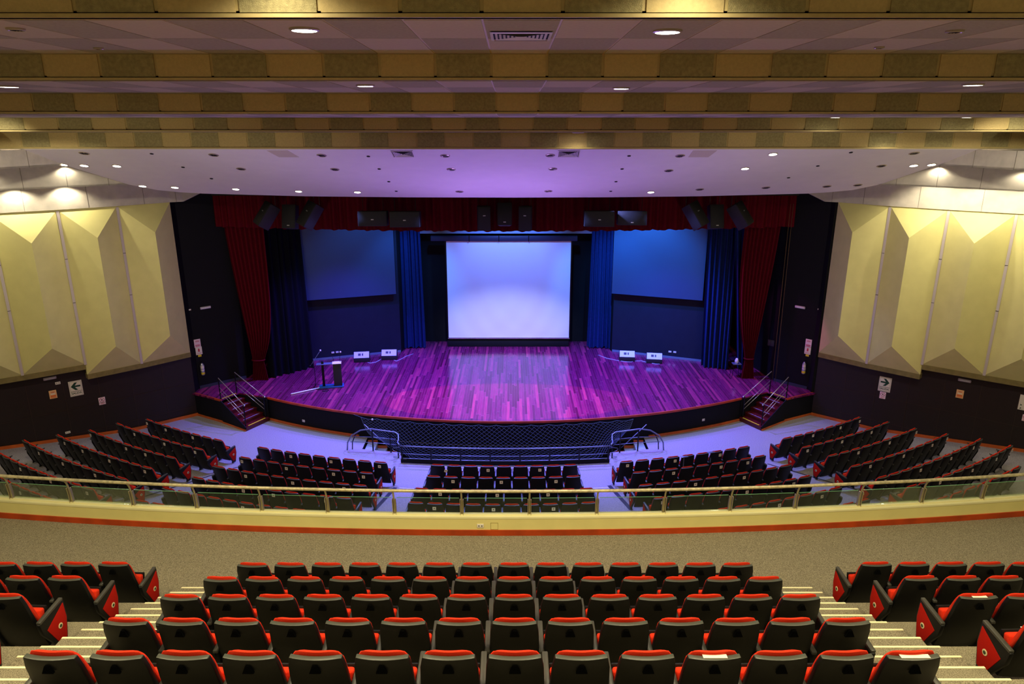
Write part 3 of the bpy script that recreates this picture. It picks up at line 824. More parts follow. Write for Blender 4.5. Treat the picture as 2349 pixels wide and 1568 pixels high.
def part(key, parent, label=None, loc=(0, 0, 0), sx=1):
    o = bpy.data.objects.new(key, SM[key]); C.objects.link(o); o.parent = parent; o.location = loc
    if sx < 0: o.scale = (-1, 1, 1)
    if label: o['label'] = label
    return o
def seat(x, y, z, rz, label, group, arms=(True, False), ends=(False, False), tg=None, pitch=0.55, small=False, tilt=0):
    t = thing('theatre_seat', label, 'seat', (x, y, z), rz, group)
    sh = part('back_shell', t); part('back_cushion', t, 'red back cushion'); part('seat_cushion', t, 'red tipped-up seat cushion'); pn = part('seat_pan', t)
    if not small: part('hand_grip', sh); part('number_plate', pn, 'small white number plate')
    for s, arm, en in ((-1, arms[0], ends[0]), (1, arms[1], ends[1])):
        if arm or en:
            off = s * (pitch / 2 + (0.055 if en else 0))
            part('armrest', t, None, (off, 0, 0))
            if en:
                ep = part('end_panel', t, None, (off, 0, 0))
                part('panel_inset', ep, 'red padded inset', (0, 0, 0), s)
                part('badge', ep, 'round cream and green badge', (0, 0, 0), s)
            else: part('standard', t, None, (off, 0, 0))
    if tg is not None:
        o = part('row_tag', sh, 'white square tag', (tg, 0, 0))
        if tilt: o.rotation_euler = (0, tilt, 0)
    return t

# balcony seats
RN = ['front', 'second', 'third', 'fourth', 'fifth']
for r in range(1, 6):
    yb = 8.87 - 1.03 * (r - 1) + 0.05; z = 4.47 + 0.486 * (r - 1)
    for k in range(14):
        x = XC - 3.575 + 0.55 * k
        extra = ''
        if r == 5 and k == 10: extra = ', paper strip on its top'
        seat(x, yb, z, radians((6.5 - k) * -0.35), 'red and black tip-up seat, %s from left, %s row of the centre balcony block' % (ORD[k + 1], RN[r - 1]),
             'centre balcony seats, %s row' % RN[r - 1], (True, k == 13), (k == 0, k == 13))
CNT = {1: 5, 2: 3, 3: 2, 4: 1}
for side, nm in ((-1, 'left'), (1, 'right')):
    for r in range(1, 5):
        yb = 8.9 - 1.03 * (r - 1) + 0.04; z = 4.47 + 0.486 * (r - 1)
        for k in range(CNT[r]):
            x = (-5.58 - 0.555 * k) if side < 0 else (5.68 + 0.555 * k)
            seat(x, yb, z, radians(-2 if side < 0 else 2), 'red and black tip-up seat, %s from the aisle, %s row of the %s balcony block' % (ORD[k + 1], RN[r - 1], nm),
                 '%s balcony seats, %s row' % (nm, RN[r - 1]), (side < 0 or k > 0, side > 0 or k > 0) if False else (side < 0, side > 0),
                 (side > 0 and k == 0, side < 0 and k == 0))
# loose papers on three seat backs
def paper(x, r, k, label, w):
    yb = (8.87 if k else 8.9) - 1.03 * (r - 1) + 0.045; z = 4.47 + 0.486 * (r - 1)
    b = S(M_paper); b.box((0, 0, 0), (w, 0.045, 0.004)); tag(b.build('paper_strip', loc=(x, yb, z + 0.953)), label, 'paper', 'paper strips on the balcony seats')
paper(XC - 3.575 + 5.5, 5, 1, 'pale paper strip lying on the back of the eleventh seat, fifth centre balcony row', 0.20)
paper(XC - 3.575 + 7.15, 5, 1, 'pale paper strip lying on the last right seat, fifth centre balcony row', 0.24)
paper(5.68, 3, 0, 'white paper strip lying on the aisle seat, third row of the right balcony block', 0.17)

# stalls seats
ROWS = {
 'LM': ('left middle', [((-8.4, 22.24), (-4.1, 21.1), 9, (3, 6, 9)), ((-8.64, 21.22), (-4.37, 20.13), 9, (1, 4, 7, 9)), ((-9.14, 20.32), (-4.35, 19.08), 10, (3, 6, 9)),
        ((-9.37, 19.33), (-4.6, 18.11), 10, (4, 6, 9)), ((-9.85, 18.44), (-4.55, 17.02), 11, (6, 9)), ((-10.15, 17.52), (-8.54, 17.10), 4, ())]),
 'LS': ('far left', [((-13.63, 24.74), (-10.26, 22.91), 8, (1, 3, 6)), ((-14.4, 24.09), (-10.52, 21.93), 9, (3, 6, 9)), ((-14.89, 23.19), (-11.05, 21.05), 9, (1, 5, 7)),
        ((-15.62, 22.52), (-11.31, 20.06), 10, (2, 4, 7, 10)), ((-16.33, 21.84), (-11.61, 19.13), 11, (3, 6, 9)), ((-16.40, 20.68), (-12.13, 18.3), 10, (1, 4, 7, 10)), ((-15.2, 18.9), (-12.35, 17.3), 7, (4, ))]),
 'CC': ('centre', [((-2.16, 20.92), (2.23, 20.92), 9, (1, 4, 7)), ((-2.18, 19.88), (2.23, 19.88), 9, (2, 5, 8)), ((-2.43, 18.86), (2.54, 18.86), 10, (2, 5, 8)), ((-2.46, 17.82), (2.5, 17.82), 10, (2, 5, 8))]),
 'RM': ('right middle', [((4.15, 21.18), (8.44, 22.34), 9, (1, 4, 7)), ((4.39, 20.18), (8.66, 21.37), 9, (3, 6, 8)), ((4.4, 19.11), (9.16, 20.44), 10, (1, 4, 7)),
        ((4.64, 18.11), (9.39, 19.46), 10, (1, 6, 9)), ((4.62, 16.90), (9.89, 18.5), 11, (7, 10)), ((8.67, 17.0), (10.27, 17.60), 4, ())]),
 'RS': ('far right', [((10.28, 23.14), (13.68, 25.0), 8, (3, 6, 8)), ((10.57, 22.15), (14.4, 24.28), 9, (1, 4, 7)), ((11.07, 21.25), (14.92, 23.4), 9, (3, 6, 9)),
        ((11.34, 20.24), (15.61, 22.65), 10, (2, 5, 8, 10)), ((11.66, 19.23), (16.38, 22.0), 11, (1, 4, 7, 10)), ((12.14, 18.47), (16.87, 21.23), 11, (3, 6, 9, 11)), ((12.5, 17.57), (15.89, 19.48), 7, (4, ))]),
}
RN2 = ['front', 'second', 'third', 'fourth', 'fifth', 'sixth', 'seventh']
for key, (bn, rows) in ROWS.items():
    for ri, (A, B, n, tags) in enumerate(rows):
        A = Vector((A[0], A[1], 0)); B = Vector((B[0], B[1], 0)); d = (B - A); L = d.length; dn = d.normalized(); nv = Vector((-dn.y, dn.x, 0))
        ang = atan2(d.y, d.x)
        for k in range(n):
            f = k / (n - 1) if n > 1 else 0
            sag = -4 * f * (1 - f) * L * L / (8 * 26.7)
            p = A.lerp(B, f) + nv * (sag + 0.05)
            rz = ang + (f - 0.5) * L / 26.7
            cnt_left = key in ('LM', 'CC', 'RM', 'RS')
            idx = (k + 1) if key != 'LS' else (n - k)
            ref = {'LM': 'from its left end', 'CC': 'from its left end', 'RM': 'from its aisle end', 'RS': 'from its aisle end', 'LS': 'from its aisle end'}[key]
            hastag = (k + 1) in tags
            off = [0.0, -0.06, 0.08, 0.03][(k + ri) % 4]
            seat(p.x, p.y, hfl(p.x, p.y), rz, '%s seat, %s %s, %s row, %s stalls block' % ('white-tagged red' if hastag else 'red-topped black', ORD[idx], ref, RN2[ri], bn),
                 '%s stalls seats, %s row' % (bn, RN2[ri]), (True, k == n - 1), (k == 0 and key in ('RM', 'RS', 'LM', 'CC'), k == n - 1 and key in ('LM', 'LS', 'RM', 'CC')),
                 tg=off if hastag else None, small=True, tilt=0.35 if (key == 'CC' and ri == 0 and k == 0) else 0)
# two writing tablets raised on the front row of the right middle block
for i, (a_, b_) in enumerate(((1570, 1047), (1632, 1037))):
    p = atz(a_, b_, 1.0)
    b = S(M_bluerail); b.box((0, 0, 0), (0.26, 0.10, 0.02)); b.box((0, 0.03, -0.2), (0.03, 0.03, 0.4)); tag(b.build('writing_tablet', loc=p, rz=0.26, bevel=0.008), 'grey blue folding tablet standing ahead of the %s seat, front row, right middle block' % ('fourth' if i == 0 else 'sixth'), 'tablet', 'folding writing tablets')

# radial cable covers / aisle floor strips in the stalls
def strip(a, bq, w, mt, label, name='floor_strip'):
    A = Vector(a); B = Vector(bq); d = (B - A).normalized(); nv = Vector((-d.y, d.x)) * w / 2
    n_ = 8; bb = S(mt)
    P = []
    for i in range(n_ + 1):
        p = A.lerp(B, i / n_); P.append([((p + nv * s).x, (p + nv * s).y, hfl((p + nv * s).x, (p + nv * s).y) + 0.008) for s in (-1, 1)])
    bb.grid(P)
    for i in range(n_):
        bb.add([(x, y, z - 0.007) for (x, y, z) in P[i]] + [(x, y, z - 0.007) for (x, y, z) in P[i + 1]] + P[i] + P[i + 1], [(0, 4, 6, 2), (1, 3, 7, 5)])
    tag(bb.build(name), label, 'floor strip', 'strips across the stalls aisles')
M_fl = mat('dark_floor_strip', (34, 36, 48), 0.6)
q0 = lambda px_, py_: (lambda p: (p.x, p.y))(atz(px_, py_, 0.25))
strip(q0(543, 1060), q0(330, 1152), 0.05, M_fl, 'dark strip running up the aisle left of the left middle block')
strip(q0(1762, 1050), q0(1990, 1142), 0.05, M_fl, 'dark strip running up the aisle right of the right middle block')
strip(q0(906, 1106), q0(858, 1172), 0.13, M_fl, 'dark strip on the floor beside the right end of the left middle block')
strip(q0(1398, 1100), q0(1448, 1170), 0.13, M_fl, 'dark strip on the floor beside the left end of the right middle block')
strip(q0(915, 1107), q0(973, 1110), 0.03, M_nose, 'cream strip across the aisle left of the centre block')
strip(q0(1335, 1109), q0(1397, 1105.5), 0.03, M_nose, 'cream strip across the aisle right of the centre block')

# ================================================================== CEILING FITTINGS
def downlight(p, n, r, lit, label, energy=60, en_kind='SPOT'):
    n = Vector(n).normalized()      # pointing down into the room
    t = thing('ceiling_downlight', label, 'ceiling light', p, 0, 'round recessed ceiling lights')
    M = n.to_track_quat('-Z', 'Y').to_matrix()
    b = S(M_ring); b.lathe([(r * 0.78, 0.01), (r * 0.78, -0.008), (r * 0.86, -0.016), (r, -0.008), (r, 0.01)], (0, 0, 0), 24, M); b.build('trim_ring', t, smooth=True, auto=30)
    if lit:
        b = S(M_lamp); b.lathe([(0.0001, -0.014), (r * 0.86, -0.014), (r * 0.86, 0.0)], (0, 0, 0), 24, M); b.build('lit_disc', t, label='glowing lamp disc')
        l = light('lamp_light', en_kind, Vector(p) + n * 0.06, Vector(p) + n * 5, energy, WHITE, r * 0.8, 150, 0.7)
    else:
        b = S(M_reflector); b.lathe([(0.0001, -0.002), (r * 0.5, -0.003), (r * 0.77, -0.008)], (0, 0, 0), 24, M); b.build('reflector', t, smooth=True)
        b = S(M_dark)
        for q in range(-1, 2): b.box(M @ Vector((q * r * 0.38, 0, -0.012)), (r * 0.10, r * 1.0, 0.006), M=M)
        b.build('louvre', t)
    return t
soff = [(698, 68, 12.55, 1, 'first soffit, left of the square vent', .155), (1531, 72, 12.55, 1, 'first soffit, right of the square vent', .155), (838, 196, 12.20, 1, 'second soffit, left of centre', .14), (1425, 202, 12.20, 1, 'second soffit, right of centre', .14),
        (20, 198, 12.20, 1, 'second soffit at the far left', .15), (2232, 194, 12.20, 1, 'second soffit at the far right', .15), (36, 67, 12.55, 0, 'first soffit at the far left', .09), (2190, 72, 12.55, 0, 'first soffit at the far right', .09), (226, 111, 12.55, 0, 'first soffit, left rear edge', .06), (2017, 109, 12.55, 0, 'first soffit, right rear edge', .06)]
for (a_, b_, z, lit, wh, r) in soff:
    p = atz(a_, b_, z - 0.004)
    downlight(p, (0, 0, -1), r, lit, '%s round ceiling light in the %s' % ('lit' if lit else 'unlit', wh), 130)
for (a_, b_, Y, wh) in ((1326, 310, 19.4, 'last tiled soffit, right of centre'), (2055, 313, 19.4, 'last tiled soffit at the right')):
    p = aty(a_, b_, Y)
    downlight((p.x, Y, 11.525), (0, 0, -1), .16, 1, 'lit round ceiling light under the %s' % wh, 60)
for (a_, b_, wh) in ((1915, 281, 'inner'), (2215, 281, 'outer')):
    p = aty(a_, b_, 16.2)
    downlight((p.x, 16.2, 11.845), (0, 0, -1), .13, 1, 'lit round ceiling light in the third tiled soffit at the right, %s one' % wh, 55)
# lamps just behind the first dropped band (seen as glows on the tiles above the frame)
for x in (-1.85, 1.95): light('lamp_light', 'SPOT', (x, 6.85, 13.0), (x, 6.95, 0), 60, WHITE, 0.1, 150, 0.6)
lit_px = [(45, 349), (145, 377), (193, 379), (268, 380), (327, 426), (401, 429), (541, 433), (685, 438), (820, 440), (1493, 440), (1773, 353), (1709, 386), (2243, 347), (2096, 379), (2137, 377)]
un_px = [(193, 351), (490, 355), (553, 387), (738, 356), (768, 388), (1021, 357), (1035, 388), (1054, 439), (1258, 438), (1268, 387), (1262, 356), (1560, 357), (1534, 391), (1605, 434), (1757, 430), (1897, 427), (1968, 424), (2022, 380), (2097, 351)]
def row_of(y): return 'front' if y > 410 else ('middle' if y > 366 else 'rear')
allp = sorted([(x, y, 1) for x, y in lit_px] + [(x, y, 0) for x, y in un_px])
cnt = {}
for (x, y, lit) in allp:
    rw = row_of(y); cnt[rw] = cnt.get(rw, 0) + 1
    p = atp(x, y, WP0, WN) + -WNn * 0.004
    downlight(p, -WNn, 0.14 if not lit else 0.13, lit, '%s recessed light, %s from the left in the %s row of the white ceiling' % ('lit' if lit else 'unlit', ORD[cnt[rw]] if cnt[rw] < 16 else 'last', rw), 26)
for i, (x, y) in enumerate(sorted([(845, 358), (870, 387), (892, 416), (909, 438), (1443, 357), (1427, 387), (1413, 416), (1401, 438), (1952, 349), (1876, 380), (1809, 407), (485, 409), (420, 383), (348, 352)])):
    p = atp(x, y, WP0, WN) - WNn * 0.004
    b = S(M_dark); M = (-WNn).to_track_quat('-Z', 'Y').to_matrix()
    b.lathe([(0.05, 0.0), (0.05, -0.012), (0.02, -0.02), (0.0001, -0.02)], (0, 0, 0), 12, M)
    tag(b.build('ceiling_hole', loc=p), 'tiny dark rigging hole in the white ceiling, %s from the left' % ORD[i + 1], 'hole', 'small rigging holes in the white ceiling')
# vents
def vent(name, corners, nrm, label, kind):
    c = sum(corners, Vector()) / 4; n = Vector(nrm).normalized()
    t = thing(name, label, 'vent', c, 0, 'square ceiling vents')
    q = [k - c for k in corners]
    def ringf(f0, f1, d0, d1, mt, nm):
        b = S(mt)
        a = [v * f0 + n * d0 for v in q]; bb = [v * f1 + n * d1 for v in q]
        b.add(a + bb, [(i, (i + 1) % 4, 4 + (i + 1) % 4, 4 + i) for i in range(4)]); return b
    b = ringf(1.0, 0.9, 0.01, 0.02, M_vent, 'f'); b.build('frame', t)
    b = S(M_dark); b.add([v * 0.97 + n * 0.002 for v in q], [(0, 1, 2, 3)]); b.build('backing', t)
    b = S(M_vent)
    k = 0.84
    while k > 0.1:
        a = [v * k + n * 0.018 for v in q]; c2 = [v * (k - 0.07) + n * 0.008 for v in q]
        b.add(a + c2, [(i, (i + 1) % 4, 4 + (i + 1) % 4, 4 + i) for i in range(4)]); k -= 0.13
    b.build('blades', t)
    return t
z = 12.55
vent('ceiling_vent', [Vector((0.06, 8.15, z)), Vector((0.74, 8.15, z)), Vector((0.74, 8.83, z)), Vector((0.06, 8.83, z))], (0, 0, -1), 'square louvred vent in the first tiled soffit near centre', 0)
for cx, wh in ((925, 'left'), (1304, 'right')):
    cs = [atp(cx + a_, b_, WP0, WN) for a_, b_ in ((-30, 345), (22, 345), (28, 360), (-22, 360))] if wh == 'left' else [atp(cx + a_, b_, WP0, WN) for a_, b_ in ((-24, 345), (27, 345), (24, 360), (-26, 360))]
    vent('ceiling_vent', cs, -WNn, 'square louvred vent at the rear of the white ceiling, %s of centre' % wh, 1)
for cs, wh in (([(612, 345), (660, 345), (686, 360), (640, 360)], 'left'), ([(1590, 345), (1645, 345), (1625, 360), (1579, 360)], 'right')):
    q = [atp(a_, b_, WP0, WN) - WNn * 0.006 for a_, b_ in cs]
    b = S(mat('hatch_paint', (196, 182, 160), 0.7)); b.prism(q, WNn * 0.01); tag(b.build('ceiling_hatch'), 'plain square hatch at the rear of the white ceiling, %s side' % wh, 'hatch', 'square hatches in the white ceiling')

# ================================================================== CURTAINS, SCREENS
def drape(mt, top, bot, folds, amp, name, parent=None, rows=14, prof=None, n=None, hem=0.0):
    # top/bot: (x0,y0,z0),(x1,y1,z1); prof(v)->(left,right) fractions on the lerped line
    n = n or folds * 8
    b = S(mt); P = []
    T0, T1 = Vector(top[0]), Vector(top[1]); B0, B1 = Vector(bot[0]), Vector(bot[1])
    d = (T1 - T0); nv = Vector((-d.y, d.x, 0)).normalized()
    rnd = random.Random(len(name) + folds + int(abs(T0.x) * 10)); ph = [rnd.uniform(-0.25, 0.25) for _ in range(folds + 2)]; am = [rnd.uniform(0.6, 1.3) for _ in range(folds + 2)]
    for j in range(rows + 1):
        v = j / rows; row = []
        L = T0.lerp(B0, v); R_ = T1.lerp(B1, v)
        if prof: L2, R2 = prof(v); L, R_ = L.lerp(R_, 0) if False else T0.lerp(B0, v), R_; L, R_ = L + (R_ - L) * L2, L + (R_ - L) * R2
        for i in range(n + 1):
            u = i / n; k = u * folds; ki = int(k)
            a = amp * am[min(ki, folds)] * sin(2 * pi * (k + ph[min(ki, folds)] * sin(pi * (k - ki))))
            p = L.lerp(R_, u) + nv * a * (0.8 + 0.3 * v)
            if j == rows and hem: p.z += hem * sin(2 * pi * k * 0.5 + 1)
            row.append(p)
        P.append(row)
    b.grid(P)
    th = nv * 0.012
    b.grid([[p + th for p in r] for r in P])
    return b.build(name, parent, smooth=True)
# valance: swags of gathered red cloth in a curve across the opening
vt = thing('stage_valance', 'long gathered dark red valance across the top of the stage opening', 'curtain')
vp = []
for i in range(0, 241):
    x = -12.9 + 25.8 * i / 240; y = 27.7 + 0.0105 * x * x; vp.append((x, y))
b = S(M_curtain); P = []
for j in range(9):
    v = j / 8; row = []
    for i, (x, y) in enumerate(vp):
        for sub in range(4):
            u = (i + sub / 4) / 241
            k = u * 76
            xx = x + 25.8 / 240 * sub / 4; yy = 27.7 + 0.0105 * xx * xx
            a = 0.085 * sin(2 * pi * k + 0.8 * sin(k * 1.7)) * (0.75 + 0.35 * v)
            z = 10.0 - (10.0 - 7.8) * v + (0.02 * sin(k * 3.1) if j == 8 else 0)
            row.append((xx, yy + a, z))
    P.append(row)
b.grid(P); b.build('gathered_cloth', vt, smooth=True)
def taper(wt, tie_v, wtie, wbase, cen=0.5):
    def f(v):
        if v < tie_v:
            q = v / tie_v; w = wt + (wtie - wt) * (q ** 1.5)
        else:
            q = (v - tie_v) / (1 - tie_v); w = wtie + (wbase - wtie) * q
        return w
    return f
def tied_leg(side, name, label):
    t = thing(name, label, 'curtain')
    Y = 29.32 if side < 0 else 29.52
    zt, zb, ztie = 8.6, SZ, 1.95
    if side < 0: xt0, xt1, xo, xi = -11.75, -10.05, -11.12, -10.62
    else: xt0, xt1, xo, xi = 10.10, 11.6, 10.62, 10.98
    b = S(M_curtain); P = []; nf = 9; n_ = 90; rows = 26
    for j in range(rows + 1):
        v = j / rows; z = zt - (zt - zb) * v
        if z > ztie:
            q = (zt - z) / (zt - ztie)
            if side < 0: l = xt0 + (xo - xt0) * q ** 1.25; r = xt1 + (xi - xt1) * (q ** 6) + 0.0
            else: l = xt0 - 0.06 * sin(pi * min(1, q * 1.1)) + (xo - xt0) * q ** 3.5; r = xt1 + (xi - xt1) * q ** 1.3
        else:
            q = (ztie - z) / (ztie - zb); l = xo - 0.10 * q; r = xi + 0.12 * q
        row = []
        w = (r - l)
        for i in range(n_ + 1):
            u = i / n_
            a = 0.09 * (0.5 + 0.5 * min(1, w / 1.5)) * sin(2 * pi * nf * u + 0.6 * sin(5 * u))
            row.append((l + w * u, Y + a, z))
        P.append(row)
    b.grid(P); b.build('velvet_cloth', t, smooth=True)
    b = S(M_curtain); xm = (xo + xi) / 2; w = (xi - xo) / 2 + 0.03
    b.tube([(xm + w * cos(a), Y + 0.16 * sin(a), ztie) for a in [2 * pi * k / 16 for k in range(17)]], 0.03, 6, cap=False); b.build('tie_back', t, smooth=True)
tied_leg(-1, 'stage_curtain', 'deep red curtain tied near its foot at the left side of the stage')
tied_leg(1, 'stage_curtain', 'red curtain tied near its foot at the right side of the stage, magenta lit edge')
def curtain(mt, top, bot, folds, amp, label, hem=0.03):
    t = thing('stage_curtain', label, 'curtain')
    drape(mt, top, bot, folds, amp, 'hanging_cloth', t, hem=hem); return t
curtain(M_black_c, ((-10.45, 29.6, 9.0), (-9.3, 31.6, 9.0)), ((-10.5, 29.5, SZ + 0.02), (-9.0, 31.0, SZ + 0.02)), 7, 0.12, 'black curtain hanging behind the left red curtain')
curtain(M_blue_c, ((9.0, 31.3, 9.0), (10.3, 30.9, 9.0)), ((9.15, 31.1, SZ + 0.02), (10.3, 30.75, SZ + 0.02)), 6, 0.12, 'navy curtain hanging beside the right video panel')
curtain(M_blue_c, ((9.75, 30.25, 9.0), (10.9, 30.05, 9.0)), ((10.45, 30.0, SZ + 0.35), (11.1, 29.85, SZ + 0.02)), 5, 0.10, 'navy curtain gathered sideways next to the right red curtain')
curtain(M_blue_c, ((-5.24, 34.0, 9.0), (-4.22, 34.15, 9.0)), ((-5.3, 34.0, SZ + 0.05), (-4.08, 34.12, SZ + 0.05)), 6, 0.10, 'blue lit curtain left of the projection screen')
curtain(M_blue_c, ((4.22, 34.15, 9.0), (5.22, 34.0, 9.0)), ((4.10, 34.12, SZ + 0.05), (5.33, 34.0, SZ + 0.05)), 6, 0.10, 'blue lit curtain right of the projection screen')

# projection screen
t = thing('projection_screen', 'large white projection screen hanging at the back of the stage', 'screen', (0.11, 34.3, 0))
x0, x1, z0, z1 = -3.04, 3.09, 1.52, 6.44
P = []
for j in range(41):
    v = j / 40; row = []
    for i in range(61):
        u = i / 60; X = x0 + (x1 - x0) * u; Zz = z0 + (z1 - z0) * v
        w = 0
        for s_, ox, sc_ in ((1, 0.15, 1.0), (-1, 0.85, 1.0)):
            rr = hypot((u - (0.5 + s_ * 0.5)) * 6.1, (v - 0.75) * 4.9)
            w += 0.010 * sin(rr * 6.5 + s_) * math.exp(-((u - ox) ** 2) * 3) * (1 - v) ** 0.6
        row.append((X, w, Zz))
    P.append(row)
S(M_screen).grid(P).build('screen_cloth', t, smooth=True, label='white wrinkled screen cloth')
b = S(M_metalb); b.b6(x0 - 0.06, x0, -0.02, 0.02, z0 - 0.05, z1); b.b6(x1, x1 + 0.06, -0.02, 0.02, z0 - 0.05, z1); b.build('side_border', t)
b = S(M_chrome); b.b6(x0 - 0.03, x1 + 0.03, -0.03, 0.02, z0 - 0.06, z0 - 0.01); b.build('bottom_bar', t)
b = S(mat('screen_case', (26, 32, 60), 0.5)); b.b6(x0 - 0.75, x1 + 0.3, -0.12, 0.12, z1 + 0.02, z1 + 0.26); b.build('case', t, bevel=0.02)
b = S(M_metalb)
for xx in (-1.9, -0.45, 1.0): b.b6(xx - 0.02, xx + 0.02, -0.14, -0.12, z1 + 0.0, z1 + 0.3)
b.build('case_bracket', t)
# low dark rostrum below the screen
b = S(M_black); b.b6(-3.0, 3.2, 34.35, 34.95, SZ, SZ + 0.34); tag(b.build('back_plinth', bevel=0.01), 'long low black box under the projection screen', 'plinth')

# video panels
def ledpanel(cs, label, nrm):
    t = thing('video_panel', label, 'screen', (0, 0, 0), 0, 'large dark video panels at the back of the stage')
    n = Vector(nrm).normalized()
    b = S(M_led); b.add([c for c in cs] + [c + n * 0.12 for c in cs], [(0, 1, 2, 3), (7, 6, 5, 4), (0, 4, 5, 1), (1, 5, 6, 2), (2, 6, 7, 3), (3, 7, 4, 0)]); b.build('panel_face', t)
    b = S(M_metalb)
    for a_, c_ in ((0, 1), (1, 2), (2, 3), (3, 0)): b.tube([cs[a_] + n * 0.05, cs[c_] + n * 0.05], 0.03, 4)
    b.build('edge_frame', t)
ledpanel([Vector((-9.36, 31.69, 7.85)), Vector((-5.31, 33.12, 7.85)), Vector((-5.31, 33.12, 4.06)), Vector((-9.35, 31.69, 4.06))], 'blue grey video panel hanging on the angled wall left of the screen', (-1.61, 4.58, 0))
ledpanel([Vector((5.15, 33.28, 7.85)), Vector((9.14, 31.67, 7.85)), Vector((9.14, 31.67, 4.07)), Vector((5.15, 33.28, 4.05))], 'bright blue video panel hanging on the angled wall right of the screen', (1.65, 4.11, 0))

# ================================================================== SPEAKERS
def speaker(name, label, c, size, rot, group, logo=(0, 0.0), wedge=0.0, rods=True, horiz=False):
    t = thing(name, label, 'speaker', c, 0, group)
    t.rotation_euler = tuple(radians(a) for a in rot)
    w, d, h = size
    b = S(M_speaker)
    wf = w / 2; wb = w / 2 * (1 - wedge)
    vs = [(-wf, -d / 2, -h / 2), (wf, -d / 2, -h / 2), (wb, d / 2, -h / 2), (-wb, d / 2, -h / 2), (-wf, -d / 2, h / 2), (wf, -d / 2, h / 2), (wb, d / 2, h / 2), (-wb, d / 2, h / 2)]
    b.add(vs, [(3, 2, 1, 0), (4, 5, 6, 7), (0, 1, 5, 4), (1, 2, 6, 5), (2, 3, 7, 6), (3, 0, 4, 7)]); b.build('cabinet', t, bevel=0.015)
    b = S(M_grille); b.box((0, -d / 2 - 0.006, 0), (w * 0.92, 0.02, h * 0.92)); b.build('grille', t, bevel=0.008)
    b = S(M_silver); b.box((logo[0] * w, -d / 2 - 0.02, logo[1] * h), (0.10, 0.006, 0.035)); b.build('maker_badge', t, bevel=0.004, label='small silver badge')
    if rods:
        b = S(M_metalb)
        R = t.rotation_euler.to_matrix().inverted()
        for s in (-1, 1):
            p0 = Vector((s * w * 0.35, 0, h / 2 - 0.01)); wv = t.rotation_euler.to_matrix() @ p0 + Vector(c)
            top = R @ (Vector((wv.x, wv.y, 9.94)) - Vector(c)); b.tube([p0, top], 0.012, 5)
        b.build('hanging_rods', t)
    return t
G = 'black speakers hanging in front of the valance'
speaker('hanging_subwoofer', 'wide black speaker hanging left of centre, outer one of the pair', (-4.98, 26.9, 8.4), (1.08, 0.75, 0.55), (-4, 0, 4), G, (0.0, -0.05))
speaker('hanging_subwoofer', 'wide black speaker hanging left of centre, inner one of the pair', (-3.75, 26.85, 8.38), (1.12, 0.75, 0.58), (-4, 0, 2), G, (0.0, -0.05))
speaker('hanging_subwoofer', 'wide black speaker hanging right of centre, inner one of the pair', (3.6, 26.85, 8.40), (1.12, 0.75, 0.58), (-4, 0, -2), G, (0.0, -0.05))
speaker('hanging_subwoofer', 'wide black speaker hanging right of centre, outer one of the pair', (4.85, 26.9, 8.42), (1.08, 0.75, 0.52), (-4, 0, -4), G, (0.0, -0.3))
speaker('hanging_speaker', 'tall black speaker above the screen, left of the centre trio', (-0.82, 27.15, 8.38), (0.50, 0.5, 0.92), (-2, 0, 14), G, (0, 0.12), 0.3)
speaker('hanging_speaker', 'tall black speaker above the screen, middle of the centre trio', (0.02, 27.3, 8.50), (0.56, 0.5, 0.86), (-12, 0, 0), G, (0, -0.36), 0.3)
speaker('hanging_speaker', 'tall black speaker above the screen, right of the centre trio', (0.85, 27.15, 8.38), (0.50, 0.5, 0.92), (-2, 0, -14), G, (0, 0.12), 0.3)
speaker('hanging_speaker', 'tilted black speaker of the left cluster, nearest the left curtain', (-9.0, 26.85, 8.5), (0.55, 0.5, 0.95), (-32, 12, -50), G, (0, 0.1), 0.35)
speaker('hanging_speaker', 'upright black speaker of the left cluster, middle one', (-8.2, 27.2, 8.42), (0.55, 0.5, 0.90), (-12, 0, -8), G, (0, -0.38), 0.3)
speaker('hanging_speaker', 'tilted black speaker of the left cluster, nearest the centre', (-7.35, 26.85, 8.5), (0.55, 0.5, 0.98), (-30, 14, -42), G, (0, 0.1), 0.35)
speaker('hanging_speaker', 'tilted black speaker of the right cluster, nearest the centre', (7.25, 26.85, 8.5), (0.55, 0.5, 0.98), (-30, -14, 42), G, (0, 0.1), 0.35)
speaker('hanging_speaker', 'upright black speaker of the right cluster, middle one', (8.1, 27.2, 8.42), (0.55, 0.5, 0.90), (-12, 0, 8), G, (0, -0.38), 0.3)
speaker('hanging_speaker', 'tilted black speaker of the right cluster, nearest the right curtain', (8.95, 26.85, 8.5), (0.55, 0.5, 0.95), (-32, -12, 50), G, (0, 0.1), 0.35)

